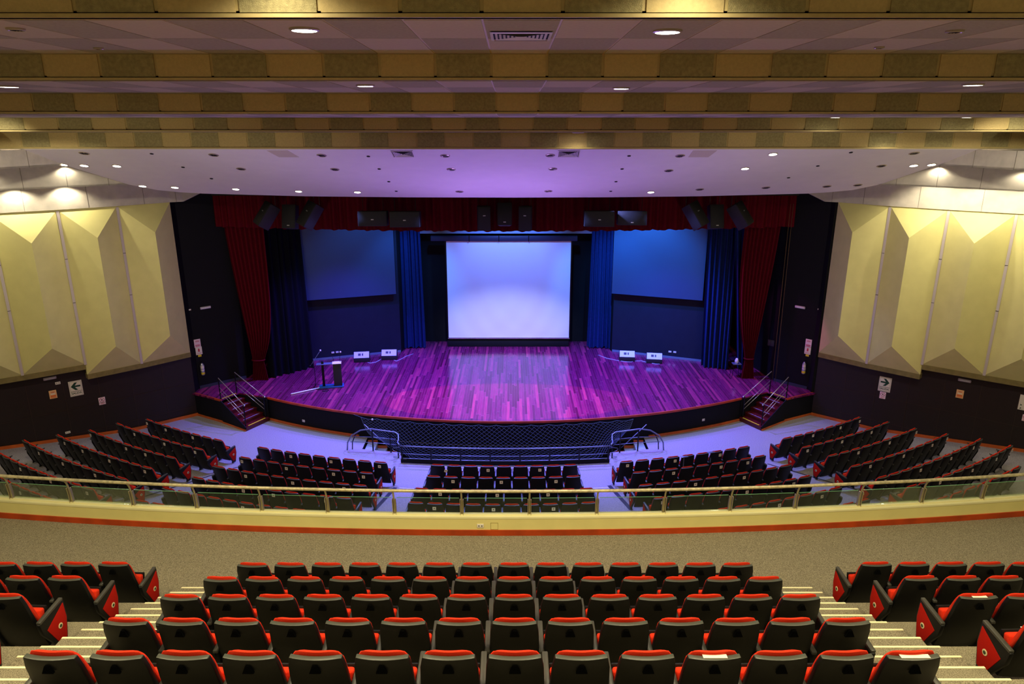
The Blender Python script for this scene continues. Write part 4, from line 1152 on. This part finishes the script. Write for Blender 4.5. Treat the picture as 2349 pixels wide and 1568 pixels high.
# stage monitors
def monitor(x, y, rz, label):
    t = thing('stage_monitor', label, 'speaker', (x, y, SZ), rz, 'wedge monitor speakers at the back of the stage')
    w = 0.74
    b = S(M_speaker)
    pr = [(-0.28, 0.0), (-0.28, 0.20), (-0.02, 0.46), (0.22, 0.40), (0.28, 0.0)]
    b.prism([(-w / 2, p[0], p[1]) for p in pr], (w, 0, 0)); b.build('cabinet', t, bevel=0.015)
    b = S(M_monitor)
    a = Vector((0, -0.27, 0.215)); c_ = Vector((0, -0.04, 0.455)); nn = Vector((0, -0.72, 0.69)) * 0.012
    b.prism([(-w * 0.48, a.y + nn.y, a.z + nn.z), (w * 0.48, a.y + nn.y, a.z + nn.z), (w * 0.48, c_.y + nn.y, c_.z + nn.z), (-w * 0.48, c_.y + nn.y, c_.z + nn.z)], -nn * 0.9); b.build('grille', t, label='pale grille')
    b = S(M_ink)
    for (u0, u1) in ((-0.10, -0.02), (0.01, 0.05)):
        q = [a.lerp(c_, 0.35) + nn * 1.25, a.lerp(c_, 0.72) + nn * 1.25]
        b.prism([(u0 * 1.6, q[0].y, q[0].z), (u1 * 1.6, q[0].y, q[0].z), (u1 * 1.6, q[1].y, q[1].z), (u0 * 1.6, q[1].y, q[1].z)], -nn * 0.3)
    b.build('maker_label', t, label='dark label on the grille')
monitor(-6.92, 32.05, radians(8), 'black wedge monitor with pale grille, outer one left of the screen')
monitor(-5.65, 32.4, radians(4), 'black wedge monitor with pale grille, inner one left of the screen')
monitor(5.85, 32.2, radians(-6), 'black wedge monitor with pale grille, inner one right of the screen')
monitor(7.10, 31.85, radians(-9), 'black wedge monitor with pale grille, outer one right of the screen')
def cable(pts, r, label, mt=M_cable, name='cable'):
    b = S(mt); b.tube(pts, r, 6); tag(b.build(name, smooth=True), label, 'cable')
cz = SZ + 0.012
cable([(-6.6, 31.75, cz), (-6.45, 31.65, cz), (-6.2, 31.8, cz), (-6.05, 32.2, cz), (-5.95, 32.6, cz)], 0.012, 'white cable looping from the outer left monitor')
cable([(-5.4, 32.1, cz), (-5.25, 31.95, cz), (-5.1, 32.2, cz), (-4.9, 32.7, cz), (-4.6, 33.1, cz)], 0.012, 'white cable looping from the inner left monitor')
cable([(4.55, 32.9, cz), (4.9, 32.4, cz), (5.3, 32.1, cz), (5.7, 31.85, cz), (6.0, 31.8, cz), (6.1, 31.9, cz)], 0.012, 'white cable looping to the inner right monitor')
cable([(6.2, 31.95, cz), (6.5, 32.0, cz), (6.8, 31.7, cz), (7.1, 31.5, cz), (7.3, 31.5, cz)], 0.012, 'white cable looping to the outer right monitor')

# ---- lectern, microphone stand, floor tube
t = thing('lectern', 'slim black and glass lectern standing at the left of the stage', 'lectern', (-7.5, 28.45, SZ), radians(12))
b = S(mat('lectern_base_bluelit', (40, 84, 130), 0.35)); b.b6(-0.52, 0.52, -0.22, 0.22, 0.0, 0.05); b.build('base_plate', t, bevel=0.008)  # blue stage light put into the base plate colour
b = S(M_metalb); b.b6(-0.36, -0.26, -0.05, 0.05, 0.05, 1.16); b.build('post', t, bevel=0.008)
b = S(mat('lectern_panel', (38, 44, 40), 0.35)); b.b6(0.12, 0.46, -0.13, 0.10, 0.05, 1.05); b.build('front_panel', t, bevel=0.01)
b = S(M_bluerail); b.b6(-0.56, 0.10, -0.14, 0.14, 1.04, 1.06); b.build('glass_shelf', t)
b = S(M_paper); b.b6(0.10, 0.48, -0.20, 0.16, 1.065, 1.08); b.build('reading_top', t, label='white sheet on the reading top')
b = S(M_metalb); b.tube([(0.15, 0.1, 1.06), (0.15, 0.12, 1.2), (0.08, 0.1, 1.42)], 0.008, 6); b.tube([(0.42, 0.1, 1.06), (0.42, 0.12, 1.25), (0.47, 0.1, 1.48)], 0.008, 6); b.build('gooseneck', t)
b = S(M_tag); b.lathe([(0.0001, -0.04), (0.03, -0.03), (0.035, 0.0), (0.03, 0.03), (0.0001, 0.04)], (0.47, 0.1, 1.5), 10); b.build('microphone', t, smooth=True, label='small pale microphone head')
t = thing('microphone_stand', 'thin boom microphone stand beside the left of the lectern', 'microphone stand', (-8.18, 28.45, SZ))
b = S(M_metalb); b.tube([(0, 0, 0.02), (0, 0, 1.15)], 0.012, 8); b.build('pole', t, smooth=True)
b = S(M_metalb)
for a in (0.4, 2.5, 4.6): b.tube([(0, 0, 0.12), (0.3 * cos(a), 0.3 * sin(a), 0.01)], 0.010, 6); 
b.build('tripod_feet', t)
b = S(M_bluerail); b.tube([(-0.16, 0, 0.94), (0.0, 0, 1.18), (0.30, 0, 1.60)], 0.011, 8); b.build('boom_arm', t, smooth=True)
b = S(M_tag); b.lathe([(0.0001, -0.04), (0.03, -0.03), (0.035, 0.0), (0.03, 0.03), (0.0001, 0.04)], (0.32, 0, 1.63), 10); b.build('microphone', t, smooth=True, label='round pale microphone head')
b = S(M_metalb); b.lathe([(0.03, -0.05), (0.04, 0.0), (0.03, 0.05)], (-0.17, 0, 0.92), 8); b.build('counterweight', t, smooth=True)
b = S(M_tube); A = Vector((-8.95, 27.45, SZ + 0.03)); B = Vector((-7.95, 28.2, SZ + 0.03)); b.tube([A, B], 0.03, 8); tag(b.build('white_tube', smooth=True), 'white tube lying on the stage floor left of the lectern', 'tube')
b = S(M_metalb); b.tube([(-8.1, 28.1, cz), (-7.9, 28.0, cz), (-7.6, 28.1, cz), (-7.5, 27.95, cz), (-7.75, 27.85, cz), (-7.5, 27.8, cz)], 0.012, 6); tag(b.build('cable', smooth=True), 'dark cable coiled on the stage in front of the lectern', 'cable')
# small chair hidden behind the right navy curtain
t = thing('folding_stand', 'dark metal stand with pale top behind the right red curtain', 'stand', (10.35, 29.75, SZ))
b = S(M_bluerail); b.b6(-0.18, 0.18, -0.15, 0.15, 0.60, 0.63); b.build('top', t)
b = S(M_metalb)
for sx in (-1, 1):
    for sy in (-1, 1): b.tube([(sx * 0.2, sy * 0.16, 0), (sx * 0.14, sy * 0.1, 0.6)], 0.012, 6)
b.build('leg_frame', t)
b = S(M_tag); b.lathe([(0.06, 0), (0.09, 0.1), (0.05, 0.22), (0.0001, 0.25)], (0, 0, 0.63), 10); b.build('pale_bundle', t, smooth=True)

# ================================================================== PIT: net, rails, steps
netb = S(M_net)
def top_pt(u):
    x = -5.6 + 10.6 * u; sagz = 0.05 * abs(sin(pi * u * 16)); return Vector((x, stage_y(x) - 0.06 - 0.02, 0.90 - sagz))
bot_path = [Vector(p) for p in [(-5.15, 25.0, 0.25), (-4.55, 24.35, 0.28), (-3.95, 23.7, 0.25), (-3.4, 23.25, 0.16), (-2, 23.12, 0.16), (0.05, 23.06, 0.16), (2.1, 23.12, 0.16), (3.5, 23.25, 0.16), (4.0, 23.8, 0.3), (4.45, 24.5, 0.4), (4.75, 25.0, 0.5)]]
bl_ = [0]
for i in range(len(bot_path) - 1): bl_.append(bl_[-1] + (bot_path[i + 1] - bot_path[i]).length)
def bot_pt(u):
    s = u * bl_[-1]
    for i in range(len(bl_) - 1):
        if s <= bl_[i + 1] + 1e-9: return bot_path[i].lerp(bot_path[i + 1], (s - bl_[i]) / (bl_[i + 1] - bl_[i]))
    return bot_path[-1]
def net_pt(u, v):
    p = top_pt(u).lerp(bot_pt(u), v); p.z -= 0.16 * sin(pi * v); return p
NU, NV = 56, 11
for i in range(-NV, NU + 1):
    for dr in (1, -1):
        pts = []
        for j in range(NV + 1):
            u = (i + j if dr > 0 else i + NV - j) / NU
            if 0 <= u <= 1: pts.append(net_pt(u, j / NV))
        if len(pts) > 1: netb.tube(pts, 0.0045, 3, cap=False)
t = thing('pit_net', 'dark safety net stretched from the stage edge over the orchestra pit', 'net')
netb.build('mesh_cords', t)
b = S(M_net); b.tube([top_pt(i / 128) for i in range(129)], 0.008, 5); b.tube([net_pt(0, i / 10) for i in range(11)], 0.009, 5); b.tube([net_pt(1, i / 10) for i in range(11)], 0.009, 5)
b.tube([(-5.9, stage_y(-5.9) - 0.05, 0.96), top_pt(0)], 0.008, 5); b.build('border_rope', t, smooth=True)
b = S(M_tag); b.lathe([(0.0001, -0.04), (0.035, -0.02), (0.035, 0.03), (0.0001, 0.05)], top_pt(0.045) + Vector((0, -0.03, 0)), 8); b.build('white_knot', t, smooth=True, label='white rag knot')

t = thing('pit_railing', 'low black railing with blue grey top rail along the front of the orchestra pit', 'railing')
def pfy(x): return 22.98 + 0.016 * (x - XC) ** 2
xsr = [-3.75 + 7.6 * i / 20 for i in range(21)]
for nm, hh, rr, mt in (('top_rail', 0.66, 0.026, M_bluerail), ('middle_rail', 0.36, 0.014, M_bluerail), ('lower_rail', 0.18, 0.016, M_bluerail)):
    b = S(mt); b.tube([(x, pfy(x), hh) for x in xsr], rr, 8); b.build(nm, t, smooth=True)
for i in range(8):
    x = -3.7 + 7.5 * i / 7
    b = S(M_metalb); b.b6(x - 0.025, x + 0.025, pfy(x) - 0.025, pfy(x) + 0.025, 0, 0.66); b.build('post', t)
b = S(M_black); b.wall([(x, pfy(x) - 0.03) for x in xsr], 0.01, 0.15, 0.02, 1); b.build('kick_board', t)
for side, nm in ((-1, 'left'), (1, 'right')):
    t = thing('pit_stair_railing', 'curved metal railing around the %s steps into the orchestra pit' % nm, 'railing', (0, 0, 0), 0, 'curved railings beside the pit steps')
    def q(x, y, z): return (XC + side * (x), y, z)
    b = S(M_bluerail)
    b.tube([q(6.0, 24.28, 0.0), q(5.97, 24.28, 0.3), q(5.8, 24.27, 0.6), q(5.45, 24.25, 0.82), q(5.05, 24.23, 0.88), q(4.5, 24.1, 0.86), q(4.1, 24.0, 0.85), q(3.97, 23.9, 0.80), q(3.95, 23.75, 0.66), q(3.95, 23.55, 0.64), q(3.85, 23.3, 0.66)], 0.026, 8)
    b.build('top_rail', t, smooth=True)
    b = S(M_metalb); b.tube([q(5.82, 24.35, 0.0), q(5.8, 24.35, 0.3), q(5.68, 24.33, 0.58), q(5.45, 24.3, 0.8)], 0.02, 6); b.build('inner_hoop', t, smooth=True)
    for zz in (0.34, 0.56):
        b = S(M_bluerail); b.tube([q(5.85, 24.27, zz), q(5.0, 24.2, zz), q(4.1, 24.0, zz)], 0.012, 6); b.build('side_rail', t, smooth=True)
    for xx, yy in ((5.0, 24.2), (4.3, 24.06), (3.95, 23.6)):
        c_ = q(xx, yy, 0); b = S(M_metalb); b.b6(c_[0] - 0.022, c_[0] + 0.022, yy - 0.022, yy + 0.022, 0, 0.85 if yy > 23.8 else 0.66); b.build('post', t)
    b = S(M_bluerail); b.tube([q(5.35, 24.5, 0.95), q(4.4, 24.35, 0.05)], 0.018, 6); b.build('sloping_rail', t, smooth=True)
    t = thing('pit_steps', 'pale carpeted steps going down into the pit on the %s' % nm, 'stairs', (0, 0, 0), 0, 'steps down into the orchestra pit')
    for k in range(5):
        xa, xb = 5.40 - 0.38 * k, 5.40 - 0.38 * (k + 1)
        z = -0.12 - 0.19 * k
        b = S(M_pitstep); X0, X1 = sorted((XC + side * xa, XC + side * xb)); yb_ = min(stage_y(X0), stage_y(X1)) - 0.02; b.b6(X0, X1, 24.36 if k < 4 else 24.2, yb_, z - 0.2, z); b.build('step', t)
        X = XC + side * xa; 
        if k < 3: b = S(M_orange); b.b6(X0, X1, yb_ - 0.03, yb_, z, z + 0.1); b.build('step_skirting', t)
# loose tangle at the rail corners
for side, nm in ((-1, 'left'), (1, 'right')):
    pts = [(XC + side * (3.95 + 0.16 * sin(a * 1.3) + 0.05 * a / 6), 23.45 + 0.1 * cos(a), 0.02 + 0.06 * a) for a in [0.6 * k for k in range(16)]]
    cable(pts, 0.010, 'thin blue grey cord dangling at the %s end of the pit railing' % nm, M_bluerail, 'cord')

# ================================================================== SIGNS AND WALL ITEMS
def frame_on(p, nv, w, h):
    nv = Vector(nv).normalized(); rz = atan2(nv.y, nv.x) + pi / 2
    return rz
def text_mesh(txt, size, mt, name, parent, loc, ext=0.001):
    cu = bpy.data.curves.new(name, 'FONT'); cu.body = txt; cu.size = size; cu.align_x = 'CENTER'; cu.align_y = 'CENTER'; cu.extrude = ext
    cu.offset = size * 0.02
    o = bpy.data.objects.new(name + '_tmp', cu); C.objects.link(o)
    dg = bpy.context.evaluated_depsgraph_get(); me = bpy.data.meshes.new_from_object(o.evaluated_get(dg)); bpy.data.objects.remove(o)
    me.materials.clear(); me.materials.append(mt)
    o = bpy.data.objects.new(name, me); C.objects.link(o); o.parent = parent; o.location = loc; o.rotation_euler = (pi / 2, 0, 0)
    return o
def sign(kind, p, nv, w, h, label, cat='sign', group=None, arrow=0):
    rz = frame_on(p, nv, w, h); nvv = Vector(nv).normalized()
    t = thing(kind, label, cat, Vector(p) + nvv * 0.012, rz, group)
    paper_ = {'exit_sign': M_paper, 'notice_sheet': M_paperor, 'prohibition_sign': M_paperpink, 'safety_notice': M_paperpink, 'extinguisher_sign': M_paper, 'zone_sign': M_paper}[kind]
    b = S(paper_); b.box((0, 0, 0), (w, 0.012, h)); b.build('board', t, bevel=0.003)
    if kind == 'exit_sign':
        b = S(mat('sign_line', (120, 110, 90), 0.6)); yy = -0.0075; i = 0.03
        for (x0_, x1_, z0_, z1_) in ((-w / 2 + i, w / 2 - i, h / 2 - i, h / 2 - i + 0.006), (-w / 2 + i, w / 2 - i, -h / 2 + i, -h / 2 + i + 0.006), (-w / 2 + i, -w / 2 + i + 0.006, -h / 2 + i, h / 2 - i), (w / 2 - i - 0.006, w / 2 - i, -h / 2 + i, h / 2 - i), (-w / 2 + i, w / 2 - i, -h * 0.20, -h * 0.17)):
            b.b6(x0_, x1_, yy - 0.001, yy + 0.001, z0_, z1_)
        b.build('border_line', t)
        s = arrow; b = S(M_green); q = [(-0.13, 0.0), (-0.02, 0.12), (0.055, 0.12), (-0.02, 0.027), (0.13, 0.027), (0.13, -0.027), (-0.02, -0.027), (0.055, -0.12), (-0.02, -0.12)]
        pts = [(-s * x_ * w / 0.36 * -1 * -1 if False else s * -x_ * w / 0.36, -0.0095, z_ * w / 0.36 + h * 0.14) for x_, z_ in q]
        me_b = b
        # arrow = concave outline built from convex pieces
        def pc(idx): me_b.prism([pts[k] for k in idx], (0, 0.003, 0))
        pc([0, 1, 2, 3]); pc([0, 3, 6]); pc([0, 6, 7, 8]); pc([3, 4, 5, 6]); b.build('arrow', t, label='dark green arrow')
        text_mesh('SALIDA', w * 0.235, M_green, 'lettering', t, (0, -0.0075, -h * 0.315))
    elif kind == 'notice_sheet':
        b = S(M_paper); b.b6(-w * 0.3, w * 0.3, -0.009, -0.006, 0.0, h * 0.12); b.m(mat('notice_orange', (230, 110, 50), 0.5)); b.b6(-w * 0.36, w * 0.36, -0.009, -0.006, -h * 0.30, -h * 0.10); b.b6(-w * 0.36, w * 0.36, -0.009, -0.006, -h * 0.42, -h * 0.36)
        b.m(M_redink); b.b6(-w * 0.2, w * 0.2, -0.009, -0.006, h * 0.22, h * 0.26); b.b6(-w * 0.3, w * 0.3, -0.009, -0.006, h * 0.30, h * 0.33); b.build('printed_lines', t)
    elif kind == 'prohibition_sign':
        b = S(M_magenta); R0 = w * 0.36
        b.tube([(R0 * cos(a), -0.008, h * 0.15 + R0 * sin(a)) for a in [2 * pi * k / 24 for k in range(25)]], 0.007, 4, cap=False)
        b.tube([(-R0 * 0.7, -0.008, h * 0.15 + R0 * 0.7), (R0 * 0.7, -0.008, h * 0.15 - R0 * 0.7)], 0.006, 4); b.build('ring_and_bar', t, label='magenta ring with a bar')
        b = S(M_ink); b.prism([(-w * 0.12, -0.0085, h * 0.06), (w * 0.02, -0.0085, h * 0.06), (w * 0.12, -0.0085, h * 0.24), (-w * 0.04, -0.0085, h * 0.26)], (0, 0.003, 0)); b.build('pictogram', t)
        b = S(M_redink); b.b6(-w * 0.3, w * 0.3, -0.008, -0.006, -h * 0.32, -h * 0.28); b.b6(-w * 0.24, w * 0.24, -0.008, -0.006, -h * 0.40, -h * 0.37); b.build('text_line', t)
    elif kind == 'safety_notice':
        b = S(M_redink)
        for zz, ww in ((0.30, 0.26), (0.22, 0.3), (-0.18, 0.36), (-0.26, 0.36), (-0.34, 0.30)): b.b6(-w * ww, w * ww, -0.008, -0.006, h * zz - 0.008, h * zz + 0.008)
        b.build('printed_lines', t)
    elif kind == 'extinguisher_sign':
        b = S(M_redink); b.b6(-w * 0.12, w * 0.12, -0.009, -0.006, -h * 0.12, h * 0.22); b.b6(-w * 0.06, w * 0.06, -0.009, -0.006, h * 0.22, h * 0.30); b.build('extinguisher_symbol', t, label='red extinguisher symbol')
        b = S(M_redink); b.b6(-w * 0.36, w * 0.36, -0.008, -0.006, -h * 0.34, -h * 0.30); b.build('text_line', t)
        b = S(M_yellowtape); b.b6(-w * 0.22, w * 0.3, -0.006, 0.0, -h * 0.78, -h * 0.52); b.build('yellow_card', t, label='yellow card below')
    elif kind == 'zone_sign':
        b = S(M_green)
        for sx in (-1, 1):
            for sz in (-1, 1): b.prism([(sx * w * 0.38, -0.009, -h * 0.28 + sz * 0.10), (sx * w * 0.24, -0.009, -h * 0.28 + sz * 0.06), (sx * w * 0.34, -0.009, -h * 0.28 + sz * 0.03)], (0, 0.003, 0))
        b.build('corner_arrows', t)
    return t
nL = Vector((4.6, -5.45, 0)); nR = Vector((-4.6, -5.45, 0))
LW0 = (-13.08, 27.72, 0); LWn = Vector((27.72 - 20.95, -(-13.08 + 21.0), 0)).normalized()
RW0 = mir((-13.08, 27.72, 0)); RWn = Vector((-LWn.x, LWn.y, 0))
def onL(px_, py_): return atp(px_, py_, LW0, LWn)
def onR(px_, py_): return atp(px_, py_, RW0, RWn)
sign('exit_sign', onL(174, 890), LWn, 0.44, 0.60, 'white SALIDA exit sign with green arrow pointing left, left wall', arrow=-1, group=None)
sign('exit_sign', onR(2030, 881), RWn, 0.44, 0.60, 'white SALIDA exit sign with green arrow pointing right, right wall', arrow=1)
sign('notice_sheet', onL(121.5, 904), LWn, 0.24, 0.32, 'small orange notice sheet left of the left SALIDA sign')
sign('notice_sheet', onR(2202, 903), RWn, 0.24, 0.32, 'small orange notice sheet on the dark right wall')
sign('prohibition_sign', onL(234, 919), LWn, 0.23, 0.30, 'small pink prohibition sign right of the left SALIDA sign')
sign('prohibition_sign', onR(2025, 906), RWn, 0.22, 0.28, 'small pink prohibition sign just under the right SALIDA sign')
sign('zone_sign', onR(2354, 924), RWn, 0.42, 0.56, 'pale zone sign with green corner arrows cut by the right frame edge')
sign('prohibition_sign', onR(2352, 958), RWn, 0.18, 0.24, 'small sign below the pale zone sign at the right edge')
def emergency(p, nv, label, w=0.42):
    t = thing('emergency_light', label, 'emergency light', Vector(p) + Vector(nv).normalized() * 0.03, frame_on(p, nv, 0, 0))
    b = S(mat('emergency_body', (190, 176, 196), 0.4)); b.box((0, 0, 0), (w, 0.06, 0.11)); b.build('housing', t, bevel=0.03, seg=3)
    b = S(M_tube); b.box((0, -0.032, 0), (w * 0.8, 0.012, 0.05)); b.build('diffuser', t, bevel=0.005, label='pale diffuser')
    b = S(M_ink); 
    for k in range(-3, 4): b.box((k * w * 0.11, -0.040, 0), (0.006, 0.006, 0.05))
    b.build('ribs', t)
emergency(onL(114, 867), LWn, 'dim long emergency light under the left panels above the orange notice')
emergency(onR(2213, 872), RWn, 'long emergency light under the right panels above the orange notice')
plate('wall_switch', onL(132.5, 878) + LWn * 0.012, frame_on(0, LWn, 0, 0), 0.17, 0.10, 'cream switch plate above the left orange notice', 'switch')
plate('wall_switch', onL(155.5, 991) + LWn * 0.012, frame_on(0, LWn, 0, 0), 0.17, 0.09, 'cream socket plate low on the left wall behind the seats', 'socket')
# black splay walls
def splay(side):
    if side < 0: a, c = Vector((-13.1, 28.22, 0)), Vector((-11.54, 29.58, 0))
    else: a, c = Vector((12.95, 28.12, 0)), Vector((11.9, 29.2, 0))
    d = (c - a).normalized(); n = Vector((-d.y, d.x, 0)); n = n if n.y < 0 else -n
    return a, n
for side, nm, pp in ((-1, 'left', {'s1': (452.5, 787), 's2': (456, 804), 'ex': (462.5, 842), 'em': (471, 705), 'bx': (434, 710)}), (1, 'right', {'s1': (1855, 787), 's2': (1853, 803), 'ex': (1847, 839), 'em': (1836, 704), 'bx': (1880, 709), 'sw': (1769, 786)})):
    a, n = splay(side)
    on = lambda k: atp(pp[k][0], pp[k][1], a, n)
    sign('safety_notice', on('s1'), n, 0.26, 0.36, 'white and pink safety notice above the extinguisher sign on the %s black wall' % nm)
    sign('extinguisher_sign', on('s2'), n, 0.26, 0.34, 'white sign with red extinguisher symbol on the %s black wall' % nm)
    emergency(on('em'), n, 'lit emergency light high on the %s black stage wall' % nm, 0.44)
    p = on('bx') + n * 0.015
    plate('junction_box', p, frame_on(0, n, 0, 0), 0.13, 0.06, 'tiny pale junction box beside the emergency light, %s black wall' % nm, 'junction box', slots=False)
    p = on('ex') + n * 0.10
    t = thing('fire_extinguisher', 'steel fire extinguisher with yellow band hanging on the %s black wall' % nm, 'fire extinguisher', (p.x, p.y, p.z - 0.32), frame_on(0, n, 0, 0))
    b = S(M_steel_ext); b.lathe([(0.06, 0.0), (0.075, 0.03), (0.075, 0.44), (0.05, 0.50), (0.02, 0.54)], (0, 0, 0), 16); b.build('cylinder', t, smooth=True, auto=35)
    b = S(M_paper); b.lathe([(0.077, 0.20), (0.077, 0.26)], (0, 0, 0), 16); b.lathe([(0.077, 0.30), (0.077, 0.42)], (0, 0, 0), 16); b.build('paper_label', t)
    b = S(M_yellowtape); b.lathe([(0.078, 0.04), (0.078, 0.13)], (0, 0, 0), 16); b.build('yellow_band', t, label='yellow band')
    b = S(M_metalb); b.box((0, 0, 0.57), (0.03, 0.12, 0.05)); b.tube([(0, -0.05, 0.57), (0.08, -0.05, 0.5), (0.10, -0.02, 0.25)], 0.012, 6); b.build('valve_and_hose', t)
    if 'sw' in pp:
        p = on('sw') + n * 0.015
        plate('wall_switch', p, frame_on(0, n, 0, 0), 0.30, 0.28, 'dark switch box on the black wall beside the right red curtain', 'switch', mt=mat('switch_dark', (40, 40, 44), 0.4))
# hanging ropes on the right
for i, (x0_, x1_) in enumerate(((1806, 1772), (1812, 1779))):
    a = aty(x0_, 500, 29.2); c_ = aty(x1_, 868 + i * 2, 28.9)
    b = S(mat('rope', (120, 96, 60), 0.8)); b.tube([(a.x, 29.0, a.z + 0.6), (c_.x, 28.9, SZ)], 0.009, 5)
    tag(b.build('hanging_rope', smooth=True), 'thin tan rope hanging beside the right black wall, %s one' % ('left' if i == 0 else 'right'), 'rope')
# sockets on the angled walls and the stage front
def on_line(px_, py_, a, c):
    a, c = Vector(a), Vector(c); d = (c - a).normalized(); n = Vector((-d.y, d.x, 0)); n = n if n.y < 0 else -n
    return atp(px_, py_, a, n), n
for (x, y), lb in (((702, 815.5), 'small white socket plate on the angled wall near the black curtain'), ((763.5, 808), 'small white socket plate behind the lectern, left one'), ((773.5, 807), 'small white socket plate behind the lectern, right one')):
    p, n = on_line(x, y, (-9.95, 31.80, 0), (-5.24, 33.46, 0)); plate('wall_socket', p + n * 0.012, frame_on(0, n, 0, 0), 0.14, 0.09, lb, 'socket', slots=False, group='white socket plates on the angled walls')
for (x, y), lb in (((1537, 806), 'small white socket plate on the right angled wall, left one'), ((1548, 807), 'small white socket plate on the right angled wall, right one')):
    p, n = on_line(x, y, (5.30, 33.54, 0), (9.55, 31.83, 0)); plate('wall_socket', p + n * 0.012, frame_on(0, n, 0, 0), 0.14, 0.09, lb, 'socket', slots=False, group='white socket plates on the angled walls')
for (x, y), lb in (((697, 964.5), 'white socket plate on the black stage front, left side'), ((1613, 962), 'white socket plate on the black stage front, right side')):
    p = aty(x, y, 26.3)
    for _ in range(4): p = aty(x, y, stage_y(p.x) + 0.04)
    n = Vector((p.x - XC, p.y - STAGE_CY, 0)).normalized()
    plate('wall_socket', p + n * 0.012, frame_on(0, n, 0, 0), 0.13, 0.10, lb, 'socket')
